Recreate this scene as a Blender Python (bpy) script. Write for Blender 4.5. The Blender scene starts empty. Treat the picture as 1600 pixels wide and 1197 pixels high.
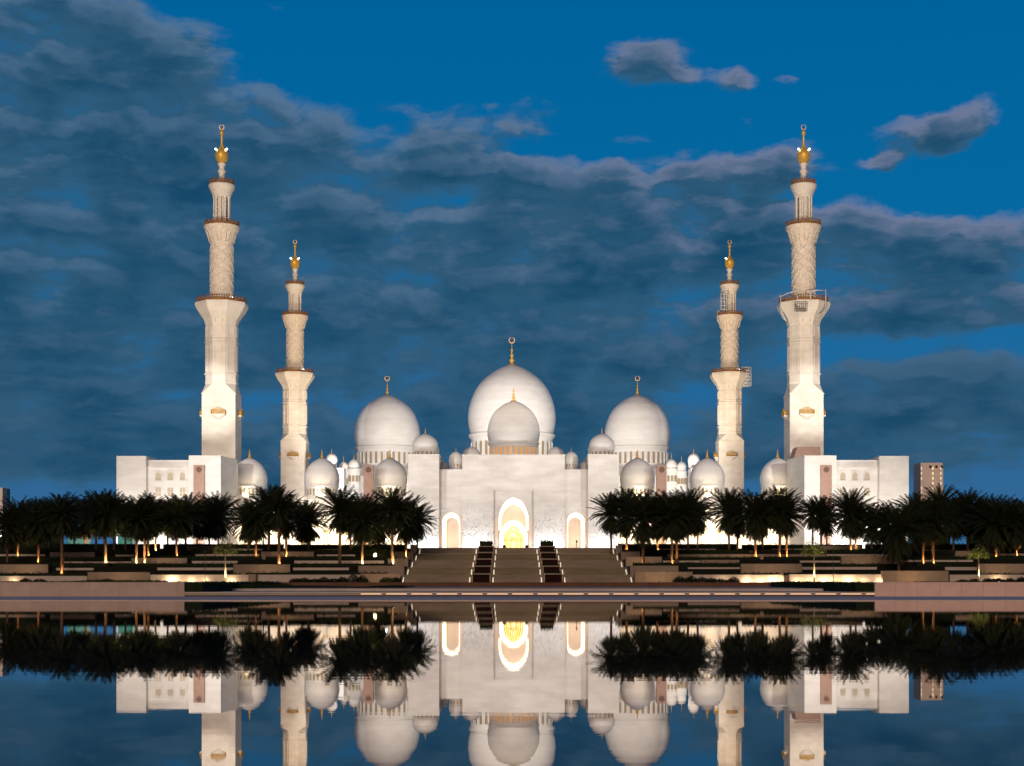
import bpy, math, random
from mathutils import Vector, Matrix
PI = math.pi
R = math.radians
rnd = random.Random(7)
scene = bpy.context.scene
COL = scene.collection

# ------------------------------------------------------------------ camera
F = 2382.0            # focal length in pixels of a 1600 px wide frame
EYE = 1.05            # eye height over the water
HOR = 906.0
CX = 801.0
cam_d = bpy.data.cameras.new('camera')
cam = bpy.data.objects.new('camera', cam_d); COL.objects.link(cam)
cam.location = (0, 0, EYE)
cam.rotation_euler = (R(90), 0, 0)
cam_d.sensor_width = 36.0
cam_d.lens = 36.0 * F / 1600.0
cam_d.shift_x = (800.0 - CX) / 1600.0
cam_d.shift_y = (HOR - 598.5) / 1600.0
cam_d.clip_start = 0.1
cam_d.clip_end = 8000
scene.camera = cam

scene.view_settings.view_transform = 'Standard'
scene.view_settings.look = 'None'
scene.view_settings.exposure = 0.0
scene.view_settings.gamma = 1.0
scene.cycles.use_denoising = True
scene.cycles.max_bounces = 6
scene.cycles.diffuse_bounces = 3
scene.cycles.glossy_bounces = 4
scene.cycles.sample_clamp_indirect = 4.0
scene.cycles.caustics_reflective = False
scene.cycles.caustics_refractive = False

def lin(c):
    return tuple(((v / 255.0) / 12.92 if v / 255.0 <= 0.04045 else ((v / 255.0 + 0.055) / 1.055) ** 2.4) for v in c)
def L4(*c): return lin(c) + (1.0,)

# ------------------------------------------------------------------ world: dusk sky with cloud banks
def build_world():
    w = bpy.data.worlds.new('World'); scene.world = w; w.use_nodes = True
    nt = w.node_tree; nt.nodes.clear()
    def new(t, tree=nt, **k):
        n = tree.nodes.new(t)
        for a, b in k.items(): setattr(n, a, b)
        return n
    # cloud cover as a group: input direction angles (azimuth, elevation) -> cover
    g = bpy.data.node_groups.new('cloud_cover', 'ShaderNodeTree')
    g.interface.new_socket('az', in_out='INPUT', socket_type='NodeSocketFloat')
    g.interface.new_socket('el', in_out='INPUT', socket_type='NodeSocketFloat')
    g.interface.new_socket('cover', in_out='OUTPUT', socket_type='NodeSocketFloat')
    gi = new('NodeGroupInput', g); go = new('NodeGroupOutput', g)
    def mt(op, a, b=None, c=None, tree=g, clamp=False):
        n = new('ShaderNodeMath', tree, operation=op); n.use_clamp = clamp
        for i, v in enumerate((a, b, c)):
            if v is None: continue
            if isinstance(v, (int, float)): n.inputs[i].default_value = v
            else: tree.links.new(v, n.inputs[i])
        return n.outputs[0]
    def comb(x, y, z=0.0, tree=g):
        n = new('ShaderNodeCombineXYZ', tree)
        for i, v in enumerate((x, y, z)):
            if isinstance(v, (int, float)): n.inputs[i].default_value = v
            else: tree.links.new(v, n.inputs[i])
        return n.outputs[0]
    def noise(vec, scale, detail, rough=0.55, tree=g, dist=0.0):
        n = new('ShaderNodeTexNoise', tree); n.inputs['Scale'].default_value = scale
        n.inputs['Detail'].default_value = detail; n.inputs['Roughness'].default_value = rough
        n.inputs['Distortion'].default_value = dist
        tree.links.new(vec, n.inputs['Vector'])
        return n
    az, el = gi.outputs['az'], gi.outputs['el']
    elst = mt('MULTIPLY', el, 1.8)
    P = comb(az, elst)
    wn = noise(P, 9.0, 4.0, 0.55)
    sw = new('ShaderNodeSeparateColor', g); g.links.new(wn.outputs['Color'], sw.inputs[0])
    az2 = mt('ADD', az, mt('MULTIPLY', mt('SUBTRACT', sw.outputs[0], 0.5), 0.045))
    el2 = mt('ADD', el, mt('MULTIPLY', mt('SUBTRACT', sw.outputs[1], 0.5), 0.024))
    wn2 = noise(P, 38.0, 3.0, 0.6)
    sw2 = new('ShaderNodeSeparateColor', g); g.links.new(wn2.outputs['Color'], sw2.inputs[0])
    az2 = mt('ADD', az2, mt('MULTIPLY', mt('SUBTRACT', sw2.outputs[0], 0.5), 0.024))
    el2 = mt('ADD', el2, mt('MULTIPLY', mt('SUBTRACT', sw2.outputs[1], 0.5), 0.014))
    blobs = [  # place in the sky (azimuth / elevation written in 1/2382 radian steps), spread, weight
        (170, 80, 230, 95, 1.0), (20, 30, 150, 60, .5), (60, 250, 330, 90, .60), (330, 265, 250, 80, .7), (60, 400, 160, 60, .5), (500, 375, 460, 110, 1.0),
        (770, 190, 120, 40, .62), (800, 335, 240, 90, .75), (1050, 300, 140, 45, .60), (1200, 380, 280, 80, .75),
        (1490, 370, 160, 58, .85), (1370, 480, 170, 50, .50), (1565, 482, 80, 24, .60), (300, 560, 700, 110, 1.0),
        (900, 590, 700, 100, .9), (650, 500, 1000, 190, .35), (1100, 690, 900, 60, .9), (200, 700, 700, 60, .9), (1450, 640, 300, 50, .6),
        (1005, 96, 74, 24, 1.05), (1085, 128, 60, 16, .55), (1155, 129, 32, 15, .85), (1228, 126, 26, 12, .85),
        (1532, 172, 58, 26, 1.0), (1465, 210, 66, 22, .95), (1372, 248, 34, 15, .9), (1200, 262, 80, 18, 1.1),
        (1330, 290, 40, 14, .35), (1600, 245, 24, 9, .45), (440, 18, 26, 10, .5),
        (110, 455, 130, 14, -.45), (475, 500, 40, 40, -.45), (450, 165, 150, 40, .3), (330, 178, 120, 14, -.4), (1300, 540, 110, 22, -.60),
        (1560, 545, 120, 26, -.55), (860, 235, 70, 22, -.55), (600, 90, 160, 60, -.6), (420, 320, 60, 60, -.25), (1500, 280, 160, 30, -.4)]
    tot = None
    for (bx, by, sx, sy, wt) in blobs:
        a0 = math.atan((bx - CX) / F); e0 = math.atan((HOR - by) / F * math.cos(a0))
        dx = mt('MULTIPLY', mt('SUBTRACT', az2, a0), F / sx)
        dy = mt('MULTIPLY', mt('SUBTRACT', el2, e0), F / sy)
        r2 = mt('ADD', mt('MULTIPLY', dx, dx), mt('MULTIPLY', dy, dy))
        gz = mt('MULTIPLY', mt('EXPONENT', mt('MULTIPLY', r2, -0.8)), wt)
        tot = gz if tot is None else mt('ADD', tot, gz)
    tot = mt('MINIMUM', tot, 1.12)
    n1 = noise(P, 7.5, 9.0, 0.62, dist=0.15)
    n2 = noise(P, 26.0, 7.0, 0.6)
    tot = mt('ADD', tot, mt('MULTIPLY', mt('SUBTRACT', n1.outputs[0], 0.5), 1.05))
    tot = mt('ADD', tot, mt('MULTIPLY', mt('SUBTRACT', n2.outputs[0], 0.5), 0.75))
    vo = new('ShaderNodeTexVoronoi', g, feature='F1'); vo.inputs['Scale'].default_value = 17; vo.inputs['Detail'].default_value = 1.6
    vo.inputs['Roughness'].default_value = .55
    g.links.new(comb(mt('ADD', az2, 0.0), mt('MULTIPLY', el2, 1.7)), vo.inputs['Vector'])
    tot = mt('ADD', tot, mt('MULTIPLY', mt('SUBTRACT', VOFF, vo.outputs['Distance']), 0.62))
    n4 = noise(comb(mt('MULTIPLY', az2, 1.5), mt('MULTIPLY', el2, 8.0)), 5.0, 5.0, 0.6)
    tot = mt('ADD', tot, mt('MULTIPLY', mt('SUBTRACT', n4.outputs[0], 0.5), 1.25))
    g.links.new(mt('SUBTRACT', tot, 0.42), go.inputs['cover'])

    tc = new('ShaderNodeTexCoord')
    sep = new('ShaderNodeSeparateXYZ'); nt.links.new(tc.outputs['Generated'], sep.inputs[0])
    X, Y, Z = sep.outputs
    M = lambda op, a, b=None, c=None, clamp=False: mt(op, a, b, c, tree=nt, clamp=clamp)
    azw = M('ARCTAN2', X, Y)
    elw = M('ARCSINE', M('MINIMUM', M('MAXIMUM', Z, -1.0), 1.0))
    def cover(da, de):
        n = new('ShaderNodeGroup'); n.node_tree = g
        nt.links.new(M('ADD', azw, da) if da else azw, n.inputs['az'])
        nt.links.new(M('ADD', elw, de) if de else elw, n.inputs['el'])
        return n.outputs['cover']
    c0 = cover(0, 0); c1 = cover(0.002, 0.0085)
    def smooth(v, a, b, lo=0.0, hi=1.0):
        n = new('ShaderNodeMapRange', interpolation_type='SMOOTHSTEP')
        n.inputs[1].default_value = a; n.inputs[2].default_value = b
        n.inputs[3].default_value = lo; n.inputs[4].default_value = hi
        nt.links.new(v, n.inputs[0]); return n.outputs[0]
    alpha = smooth(c0, -0.04, 0.46)
    lit = smooth(M('SUBTRACT', c0, c1), -0.06, 0.38)
    thick = smooth(c0, 0.2, 0.95)
    def mix(f, a, b, mode='MIX'):
        n = new('ShaderNodeMix', data_type='RGBA', blend_type=mode)
        if isinstance(f, (int, float)): n.inputs[0].default_value = f
        else: nt.links.new(f, n.inputs[0])
        for i, v in ((6, a), (7, b)):
            if isinstance(v, tuple): n.inputs[i].default_value = v
            else: nt.links.new(v, n.inputs[i])
        return n.outputs[2]
    # clear dusk air: Nishita with the sun just down behind the camera, graded to the deep blue hour
    sky = new('ShaderNodeTexSky', sky_type='NISHITA'); sky.sun_disc = False
    sky.sun_elevation = R(1.0); sky.sun_rotation = R(180); sky.ozone_density = 4.0; sky.dust_density = 0.6
    hs = new('ShaderNodeHueSaturation'); hs.inputs['Saturation'].default_value = 1.0
    nt.links.new(sky.outputs[0], hs.inputs['Color'])
    tint = mix(1.0, hs.outputs[0], SKY_TINT, 'MULTIPLY')
    clear = new('ShaderNodeVectorMath', operation='SCALE'); nt.links.new(tint, clear.inputs[0]); clear.inputs['Scale'].default_value = SKY_GAIN
    front = smooth(Y, -0.3, 0.35)           # the eastern half of the sky is in the earth's shadow
    deep = new('ShaderNodeValToRGB'); nt.links.new(M('MULTIPLY', elw, 1.0 / 0.8), deep.inputs[0])
    e = deep.color_ramp.elements
    e[0].position = 0.0; e[0].color = L4(58, 104, 146)
    e[1].position = 1.0; e[1].color = L4(0, 60, 105)
    for p, c in ((0.10, (44, 102, 150)), (0.24, (8, 106, 162)), (0.44, (0, 98, 156))):
        q = deep.color_ramp.elements.new(p); q.color = L4(*c)
    base = mix(front, clear.outputs[0], deep.outputs[0])
    ccol = mix(thick, L4(50, 92, 122), L4(22, 68, 98))
    n3 = noise(comb(azw, M('MULTIPLY', elw, 2.6), tree=nt), 13.0, 6.0, 0.6, tree=nt)
    ccol = mix(smooth(n3.outputs[0], 0.42, 0.68, 0.0, 0.7), ccol, L4(50, 88, 114))
    pinkside = smooth(azw, -0.12, 0.18)
    edge = mix(pinkside, L4(96, 122, 152), L4(128, 132, 160))
    ccol = mix(M('MULTIPLY', lit, 0.5), ccol, L4(70, 104, 132))
    ccol = mix(M('MULTIPLY', M('MULTIPLY', lit, M('SUBTRACT', 1.0, thick)), smooth(elw, 0.12, 0.22, 0.0, 0.8)), ccol, edge)
    full = mix(M('MULTIPLY', alpha, 0.93), base, ccol)
    full = mix(front, clear.outputs[0], full)
    bg = new('ShaderNodeBackground'); nt.links.new(full, bg.inputs[0]); bg.inputs[1].default_value = 1.0
    out = new('ShaderNodeOutputWorld'); nt.links.new(bg.outputs[0], out.inputs[0])
    w.cycles.sampling_method = 'MANUAL'; w.cycles.sample_map_resolution = 256
VOFF = 0.74
SKY_TINT = (0.9, 0.75, 0.85, 1.0)
SKY_GAIN = 0.11
build_world()

# afterglow of the sun that has just set behind the camera, very soft
sd = bpy.data.lights.new('sun', 'SUN'); sun = bpy.data.objects.new('sun', sd); COL.objects.link(sun)
sd.energy = 1.0; sd.angle = R(22); sd.color = (1.0, 0.76, 0.60)
sun.rotation_euler = (R(77), 0, R(-8))
sun.location = (0, -50, 60)

# ------------------------------------------------------------------ materials
MATS = {}
def mat(name, color, rough=0.7, metal=0.0, emit=None, estr=0.0, spec=0.4, var=0.0, vscale=1.0, vstretch=(1, 1, 1), color2=None, bump=0.0, bscale=5.0, coord='Object'):
    m = bpy.data.materials.new(name); m.use_nodes = True; nt = m.node_tree
    b = nt.nodes['Principled BSDF']
    b.inputs['Base Color'].default_value = (*color, 1); b.inputs['Roughness'].default_value = rough
    b.inputs['Metallic'].default_value = metal; b.inputs['Specular IOR Level'].default_value = spec
    tc = nt.nodes.new('ShaderNodeTexCoord')
    if emit:
        b.inputs['Emission Color'].default_value = (*emit, 1); b.inputs['Emission Strength'].default_value = estr
    if var > 0:
        mp = nt.nodes.new('ShaderNodeMapping'); mp.inputs['Scale'].default_value = vstretch
        nt.links.new(tc.outputs[coord], mp.inputs[0])
        n = nt.nodes.new('ShaderNodeTexNoise'); n.inputs['Scale'].default_value = vscale; n.inputs['Detail'].default_value = 7
        n.inputs['Roughness'].default_value = 0.62
        nt.links.new(mp.outputs[0], n.inputs['Vector'])
        r = nt.nodes.new('ShaderNodeMapRange'); r.inputs[1].default_value = 0.33; r.inputs[2].default_value = 0.67
        nt.links.new(n.outputs[0], r.inputs[0])
        mx = nt.nodes.new('ShaderNodeMix'); mx.data_type = 'RGBA'
        c2 = color2 or tuple(v * (1 - var) for v in color)
        mx.inputs[6].default_value = (*color, 1); mx.inputs[7].default_value = (*c2, 1)
        nt.links.new(r.outputs[0], mx.inputs[0]); nt.links.new(mx.outputs[2], b.inputs['Base Color'])
    if bump > 0:
        n = nt.nodes.new('ShaderNodeTexNoise'); n.inputs['Scale'].default_value = bscale; n.inputs['Detail'].default_value = 5
        nt.links.new(tc.outputs[coord], n.inputs['Vector'])
        bp = nt.nodes.new('ShaderNodeBump'); bp.inputs['Strength'].default_value = bump; bp.inputs['Distance'].default_value = 0.1
        nt.links.new(n.outputs[0], bp.inputs['Height']); nt.links.new(bp.outputs[0], b.inputs['Normal'])
    MATS[name] = m
    return m

def brickify(m, sx, sz, mortar=0.015, dark=0.82, axis='XZ'):
    """slab joints over the present base colour, laid out in world metres"""
    nt = m.node_tree; b = nt.nodes['Principled BSDF']
    tc = nt.nodes.new('ShaderNodeTexCoord')
    sp = nt.nodes.new('ShaderNodeSeparateXYZ'); nt.links.new(tc.outputs['Object'], sp.inputs[0])
    cb = nt.nodes.new('ShaderNodeCombineXYZ')
    if axis == 'XZ':
        ad = nt.nodes.new('ShaderNodeMath'); ad.operation = 'ADD'
        nt.links.new(sp.outputs[0], ad.inputs[0]); nt.links.new(sp.outputs[1], ad.inputs[1])
        nt.links.new(ad.outputs[0], cb.inputs[0]); nt.links.new(sp.outputs[2], cb.inputs[1])
    else:
        nt.links.new(sp.outputs[0], cb.inputs[0]); nt.links.new(sp.outputs[1], cb.inputs[1])
    br = nt.nodes.new('ShaderNodeTexBrick'); br.inputs['Scale'].default_value = 1.0
    br.inputs['Brick Width'].default_value = sx; br.inputs['Row Height'].default_value = sz
    br.inputs['Mortar Size'].default_value = mortar; br.inputs['Mortar Smooth'].default_value = 0.3
    br.inputs['Color1'].default_value = (1, 1, 1, 1); br.inputs['Color2'].default_value = (.93, .925, .92, 1)
    br.inputs['Mortar'].default_value = (dark, dark, dark, 1)
    nt.links.new(cb.outputs[0], br.inputs[0])
    mx = nt.nodes.new('ShaderNodeMix'); mx.data_type = 'RGBA'; mx.blend_type = 'MULTIPLY'; mx.inputs[0].default_value = 1
    src = b.inputs['Base Color'].links[0].from_socket if b.inputs['Base Color'].links else None
    if src: nt.links.new(src, mx.inputs[6])
    else: mx.inputs[6].default_value = b.inputs['Base Color'].default_value
    nt.links.new(br.outputs[0], mx.inputs[7]); nt.links.new(mx.outputs[2], b.inputs['Base Color'])

marble = mat('marble', (.82, .79, .745), .45, var=.2, vscale=.16, vstretch=(1, 1, 3.2), color2=(.69, .65, .605), bump=.12, bscale=1.5)
brickify(marble, 2.4, 1.2, .012, .86)
marble_d = mat('dome_marble', (.83, .80, .755), .4, var=.2, vscale=.22, vstretch=(1, 1, 2.2), color2=(.755, .715, .665), bump=.1, bscale=1.0)
brickify(marble_d, 900.0, 1.15, .03, .86)
marble_w = mat('minaret_marble', (.76, .69, .60), .5, var=.2, vscale=.3, vstretch=(1, 1, 1.6), color2=(.66, .575, .475), bump=.15, bscale=1.6)
brickify(marble_w, 1.6, 1.1, .014, .84)
carved = mat('carved_marble', (.76, .66, .54), .55, var=.3, vscale=1.4, color2=(.58, .46, .34), bump=.35, bscale=3)
peach = mat('peach_marble', (.84, .70, .58), .5, var=.15, vscale=.6, color2=(.78, .61, .47))
panel = mat('pink_stone_panel', (.42, .27, .215), .6, var=.15, vscale=1.2)
emb = mat('dark_carving', (.16, .10, .08), .7)
gold = mat('gold', (.86, .50, .10), .42, metal=.45)
railm = mat('gilded_railing', (.42, .20, .07), .5, metal=.25, var=.4, vscale=4)
silver = mat('crescent_gilding', (.95, .86, .68), .25, metal=.9)
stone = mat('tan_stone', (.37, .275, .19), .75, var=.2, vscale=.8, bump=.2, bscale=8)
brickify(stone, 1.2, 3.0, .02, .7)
front_stone = mat('rose_stone', (.86, .60, .49), .7, var=.16, vscale=1.1, color2=(.74, .50, .40), bump=.2, bscale=9)
brickify(front_stone, 1.35, 3.0, .014, .62)
front_tan = mat('left_tan_stone', (.60, .46, .36), .7, var=.16, vscale=1.1, color2=(.51, .38, .29), bump=.2, bscale=9)  # left pool wall, darker than the stone of the right one
brickify(front_tan, 1.8, 3.0, .014, .68)
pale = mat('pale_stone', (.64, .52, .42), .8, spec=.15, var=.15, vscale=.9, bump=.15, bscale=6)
paving = mat('grey_paving', (.93, .72, .64), .85, spec=.1, var=.18, vscale=.7, bump=.1, bscale=9)
brickify(paving, 1.5, 1.5, .02, .75, 'XY')
brownpave = mat('brown_paving', (.20, .10, .07), 1.0, spec=0, var=.3, vscale=.5)
stepm = mat('step_stone', (.33, .25, .18), .75, var=.35, vscale=.35, vstretch=(1, 1, 4), color2=(.24, .19, .12))
step2 = mat('olive_step_stone', (.27, .22, .13), .75, var=.35, vscale=.35, vstretch=(1, 1, 4), color2=(.20, .16, .09))
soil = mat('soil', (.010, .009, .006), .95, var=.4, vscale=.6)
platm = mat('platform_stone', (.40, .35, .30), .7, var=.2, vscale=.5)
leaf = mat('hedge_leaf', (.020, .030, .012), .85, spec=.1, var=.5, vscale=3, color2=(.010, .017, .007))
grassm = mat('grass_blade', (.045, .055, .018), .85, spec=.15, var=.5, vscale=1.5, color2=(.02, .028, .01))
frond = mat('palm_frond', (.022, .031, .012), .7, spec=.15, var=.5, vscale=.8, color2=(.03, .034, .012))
dead = mat('dry_frond', (.075, .045, .022), .9, spec=.1, var=.4, vscale=1.5)
trunkm = mat('palm_trunk', (.24, .145, .075), .9, spec=.1, var=.6, vscale=5, color2=(.07, .04, .02), bump=.6, bscale=6)
yleaf = mat('young_leaf', (.20, .20, .05), .7, spec=.2, var=.4, vscale=4, color2=(.09, .11, .03))
ytrunk = mat('young_trunk', (.45, .36, .22), .8, var=.3, vscale=5)
metal_d = mat('dark_metal', (.05, .048, .045), .5, metal=.6)
metal_l = mat('galvanised_pipe', (.72, .72, .72), .45, metal=.3)
win_amber = mat('amber_window', (.3, .16, .05), .3, emit=(1.0, .46, .12), estr=.55)
win_dim = mat('shaded_window', (.28, .22, .15), .3, emit=(1.0, .7, .35), estr=.06)
win_grey = mat('latticed_window', (.50, .43, .33), .5, emit=(1.0, .8, .5), estr=.12, var=.4, vscale=6)
cove = mat('painted_reveal_glow', (.9, .85, .75), .5, emit=(1.0, .88, .66), estr=1.35)  # emissive stand-in for lamplight on the arch reveals
door_glow = mat('lit_doorway', (.9, .8, .4), .4, emit=(1.0, .74, .30), estr=.85)
lampw = mat('white_lamp_lens', (1, 1, 1), .3, emit=(.86, .95, 1.0), estr=14)
lampy = mat('warm_lamp_lens', (1, .9, .6), .3, emit=(1.0, .74, .34), estr=14)
lampr = mat('red_lamp_lens', (1, .3, .3), .3, emit=(1.0, .25, .22), estr=5)
stepl = mat('step_lamp_lens', (1, 1, .9), .3, emit=(1.0, .86, .68), estr=.42)
ledm = mat('warm_led_line', (1, .8, .6), .3, emit=(1.0, .60, .33), estr=1.0)
towerm = mat('tower_render', (.78, .62, .52), .8, var=.12, vscale=.1)
brickify(towerm, 3.2, 3.1, .1, .86)
greeng = mat('green_lit_glass', (.1, .3, .25), .3, emit=(.10, .55, .42), estr=.25, var=.6, vscale=.8)
redw = mat('red_wall', (.40, .09, .04), .7)

# water: dark basin under a still surface
def water_mat():
    m = bpy.data.materials.new('pool_water'); m.use_nodes = True; nt = m.node_tree
    b = nt.nodes['Principled BSDF']
    b.inputs['Base Color'].default_value = (.82, .69, .61, 1); b.inputs['Metallic'].default_value = 1.0
    b.inputs['Roughness'].default_value = .012
    tc = nt.nodes.new('ShaderNodeTexCoord'); mp = nt.nodes.new('ShaderNodeMapping')
    mp.inputs['Scale'].default_value = (.25, .9, 1); nt.links.new(tc.outputs['Object'], mp.inputs[0])
    n = nt.nodes.new('ShaderNodeTexNoise'); n.inputs['Scale'].default_value = 2.2; n.inputs['Detail'].default_value = 3
    nt.links.new(mp.outputs[0], n.inputs['Vector'])
    bp = nt.nodes.new('ShaderNodeBump'); bp.inputs['Strength'].default_value = .04; bp.inputs['Distance'].default_value = .01
    nt.links.new(n.outputs[0], bp.inputs['Height']); nt.links.new(bp.outputs[0], b.inputs['Normal'])
    # dark polished basin floor showing faintly through
    d = nt.nodes.new('ShaderNodeBsdfDiffuse'); d.inputs[0].default_value = (.035, .04, .05, 1)
    ms = nt.nodes.new('ShaderNodeMixShader')
    lw = nt.nodes.new('ShaderNodeFresnel'); lw.inputs[0].default_value = 2.3
    rr = nt.nodes.new('ShaderNodeMapRange'); rr.inputs[1].default_value = .3; rr.inputs[2].default_value = .85
    rr.inputs[3].default_value = .34; rr.inputs[4].default_value = .97
    nt.links.new(lw.outputs[0], rr.inputs[0]); nt.links.new(rr.outputs[0], ms.inputs[0])
    nt.links.new(d.outputs[0], ms.inputs[1]); nt.links.new(b.outputs[0], ms.inputs[2])
    nt.links.new(ms.outputs[0], nt.nodes['Material Output'].inputs[0])
    return m
water = water_mat()

# ------------------------------------------------------------------ helpers
def PX(px, D): return (px - CX) * D / F
def PZ(py, D): return EYE + (HOR - py) * D / F

class MB:
    def __init__(self): self.v = []; self.f = []; self.sm = []
    def add(self, vs, fs, smooth=False):
        o = len(self.v); self.v += [tuple(p) for p in vs]
        self.f += [tuple(i + o for i in f) for f in fs]; self.sm += [smooth] * len(fs)
    def box(self, x0, x1, y0, y1, z0, z1, bev=0.0):
        vs = [(x0, y0, z0), (x1, y0, z0), (x1, y1, z0), (x0, y1, z0), (x0, y0, z1), (x1, y0, z1), (x1, y1, z1), (x0, y1, z1)]
        self.add(vs, [(0, 3, 2, 1), (4, 5, 6, 7), (0, 1, 5, 4), (1, 2, 6, 5), (2, 3, 7, 6), (3, 0, 4, 7)])
    def lathe(self, prof, cx=0, cy=0, cz=0, n=32, rot=0.0, smooth=True, arc=(0, 2 * PI)):
        """prof: list of (r, z)"""
        vs = []; fs = []
        full = abs(arc[1] - arc[0] - 2 * PI) < 1e-6
        m = n if full else n + 1
        for (r, z) in prof:
            for k in range(m):
                a = arc[0] + (arc[1] - arc[0]) * k / n + rot
                vs.append((cx + r * math.cos(a), cy + r * math.sin(a), cz + z))
        for i in range(len(prof) - 1):
            for k in range(n):
                k2 = (k + 1) % m
                fs.append((i * m + k, i * m + k2, (i + 1) * m + k2, (i + 1) * m + k))
        self.add(vs, fs, smooth)
        if full:
            if prof[-1][0] > 1e-4: self.add([vs[(len(prof) - 1) * m + k] for k in range(n)], [tuple(range(n))])
            if prof[0][0] > 1e-4: self.add([vs[k] for k in range(n)], [tuple(reversed(range(n)))])
    def tube(self, pts, r, n=6, r1=None, smooth=True):
        pts = [Vector(p) for p in pts]; vs = []; fs = []
        up = Vector((0, 0, 1))
        for i, p in enumerate(pts):
            d = (pts[min(i + 1, len(pts) - 1)] - pts[max(i - 1, 0)]).normalized()
            ref = up if abs(d.dot(up)) < .95 else Vector((1, 0, 0))
            a = d.cross(ref).normalized(); b = d.cross(a).normalized()
            rr = r if r1 is None else r + (r1 - r) * i / max(1, len(pts) - 1)
            for k in range(n):
                t = 2 * PI * k / n
                vs.append(p + a * math.cos(t) * rr + b * math.sin(t) * rr)
        for i in range(len(pts) - 1):
            for k in range(n):
                fs.append((i * n + k, i * n + (k + 1) % n, (i + 1) * n + (k + 1) % n, (i + 1) * n + k))
        fs.append(tuple(reversed(range(n)))); fs.append(tuple(range((len(pts) - 1) * n, len(pts) * n)))
        self.add(vs, fs, smooth)
    def poly_extrude(self, pts, y0, y1):
        """pts: outline in (x,z), counter-clockwise seen from -Y; prism from y0 to y1"""
        n = len(pts)
        vs = [(x, y0, z) for x, z in pts] + [(x, y1, z) for x, z in pts]
        fs = [tuple(range(n)), tuple(reversed(range(n, 2 * n)))]
        for i in range(n):
            j = (i + 1) % n; fs.append((i, i + n, j + n, j))
        self.add(vs, fs)
    def build(self, name, m, parent=None, loc=(0, 0, 0), rz=0):
        me = bpy.data.meshes.new(name); me.from_pydata(self.v, [], self.f); me.validate(clean_customdata=False)
        if len(me.polygons) == len(self.sm): me.polygons.foreach_set('use_smooth', self.sm)
        me.update()
        if isinstance(m, (list, tuple)):
            for q in m: me.materials.append(q)
        else: me.materials.append(m)
        o = bpy.data.objects.new(name, me); COL.objects.link(o)
        o.location = loc; o.rotation_euler = (0, 0, rz)
        if parent: o.parent = parent
        return o

def tag(o, label=None, cat=None, group=None, kind=None):
    if label: o['label'] = label
    if cat: o['category'] = cat
    if group: o['group'] = group
    if kind: o['kind'] = kind
    return o
def thing(name, label, cat, loc=(0, 0, 0), rz=0, group=None):
    o = bpy.data.objects.new(name, None); COL.objects.link(o); o.location = loc; o.rotation_euler = (0, 0, rz)
    o.empty_display_size = .5
    return tag(o, label, cat, group)
def copy_tree(o, parent=None):
    c = o.copy(); COL.objects.link(c); c.parent = parent
    for ch in list(o.children): copy_tree(ch, c)
    return c
ONES = 'zeroth first second third fourth fifth sixth seventh eighth ninth tenth eleventh twelfth thirteenth fourteenth fifteenth sixteenth seventeenth eighteenth nineteenth'.split()
TENS = {2: 'twent', 3: 'thirt', 4: 'fort', 5: 'fift'}
def ordinal(n):
    if n < 20: return ONES[n]
    t, u = divmod(n, 10)
    return TENS[t] + 'ieth' if u == 0 else TENS[t] + 'y-' + ONES[u]

def light(kind, name, loc, energy, color, target=None, size=.5, spot=60, blend=.6, parent=None):
    d = bpy.data.lights.new(name, kind); d.energy = energy; d.color = color
    if kind == 'SPOT': d.spot_size = R(spot); d.spot_blend = blend; d.shadow_soft_size = size
    elif kind == 'POINT': d.shadow_soft_size = size
    elif kind == 'AREA':
        d.shape = 'RECTANGLE'; d.size = size[0]; d.size_y = size[1]; d.spread = R(spot)
    o = bpy.data.objects.new(name, d); COL.objects.link(o); o.location = loc
    o.visible_glossy = False       # the fittings themselves are modelled; only they are mirrored in the pool
    if target is not None:
        q = (Vector(target) - Vector(loc)).to_track_quat('-Z', 'Y'); o.rotation_mode = 'QUATERNION'; o.rotation_quaternion = q
    if parent:
        o.parent = parent
        o.location = Vector(loc) - Vector(parent.location)
    return o

def arch_pts(cx, hw, z0, zs, za, n=14, bulge=0.06):
    """points from the left foot up over a pointed arch down to the right foot"""
    L = [(cx - hw, z0)]
    for k in range(n + 1):
        t = k / n
        a = t * PI / 2
        x = hw * (math.cos(a) ** .92) * (1 + bulge * math.sin(2 * a)); z = zs + (za - zs) * (math.sin(a) ** .95 * .93 + .07 * t * t)
        L.append((cx - x, z))
    Rr = [(2 * cx - x, z) for x, z in reversed(L[:-1])]
    return L + Rr
def arch_wall(mb, x0, x1, z0, z1, y0, y1, ops):
    """wall x0..x1 with arches open to the ground; ops: (cx, hw, zspring, zapex)"""
    pts = [(x0, z0)]
    for (cx, hw, zs, za) in sorted(ops): pts += arch_pts(cx, hw, z0, zs, za)
    pts += [(x1, z0), (x1, z1), (x0, z1)]
    mb.poly_extrude(pts, y0, y1)
def arch_band(mb, cx, hw, z0, zs, za, w, y0, y1, tf=1.3):
    """solid band following an arch, inside the opening"""
    o = arch_pts(cx, hw, z0, zs, za); i = arch_pts(cx, hw - w, z0, zs, za - w * tf)
    n = len(o); vs = []
    for (x, z) in o: vs.append((x, y0, z))
    for (x, z) in i: vs.append((x, y0, z))
    for (x, z) in o: vs.append((x, y1, z))
    for (x, z) in i: vs.append((x, y1, z))
    fs = []
    for k in range(n - 1):
        fs += [(k, k + 1, n + k + 1, n + k), (2 * n + k, 3 * n + k, 3 * n + k + 1, 2 * n + k + 1), (n + k, n + k + 1, 3 * n + k + 1, 3 * n + k), (k, 2 * n + k, 2 * n + k + 1, k + 1)]
    mb.add(vs, fs)

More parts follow.
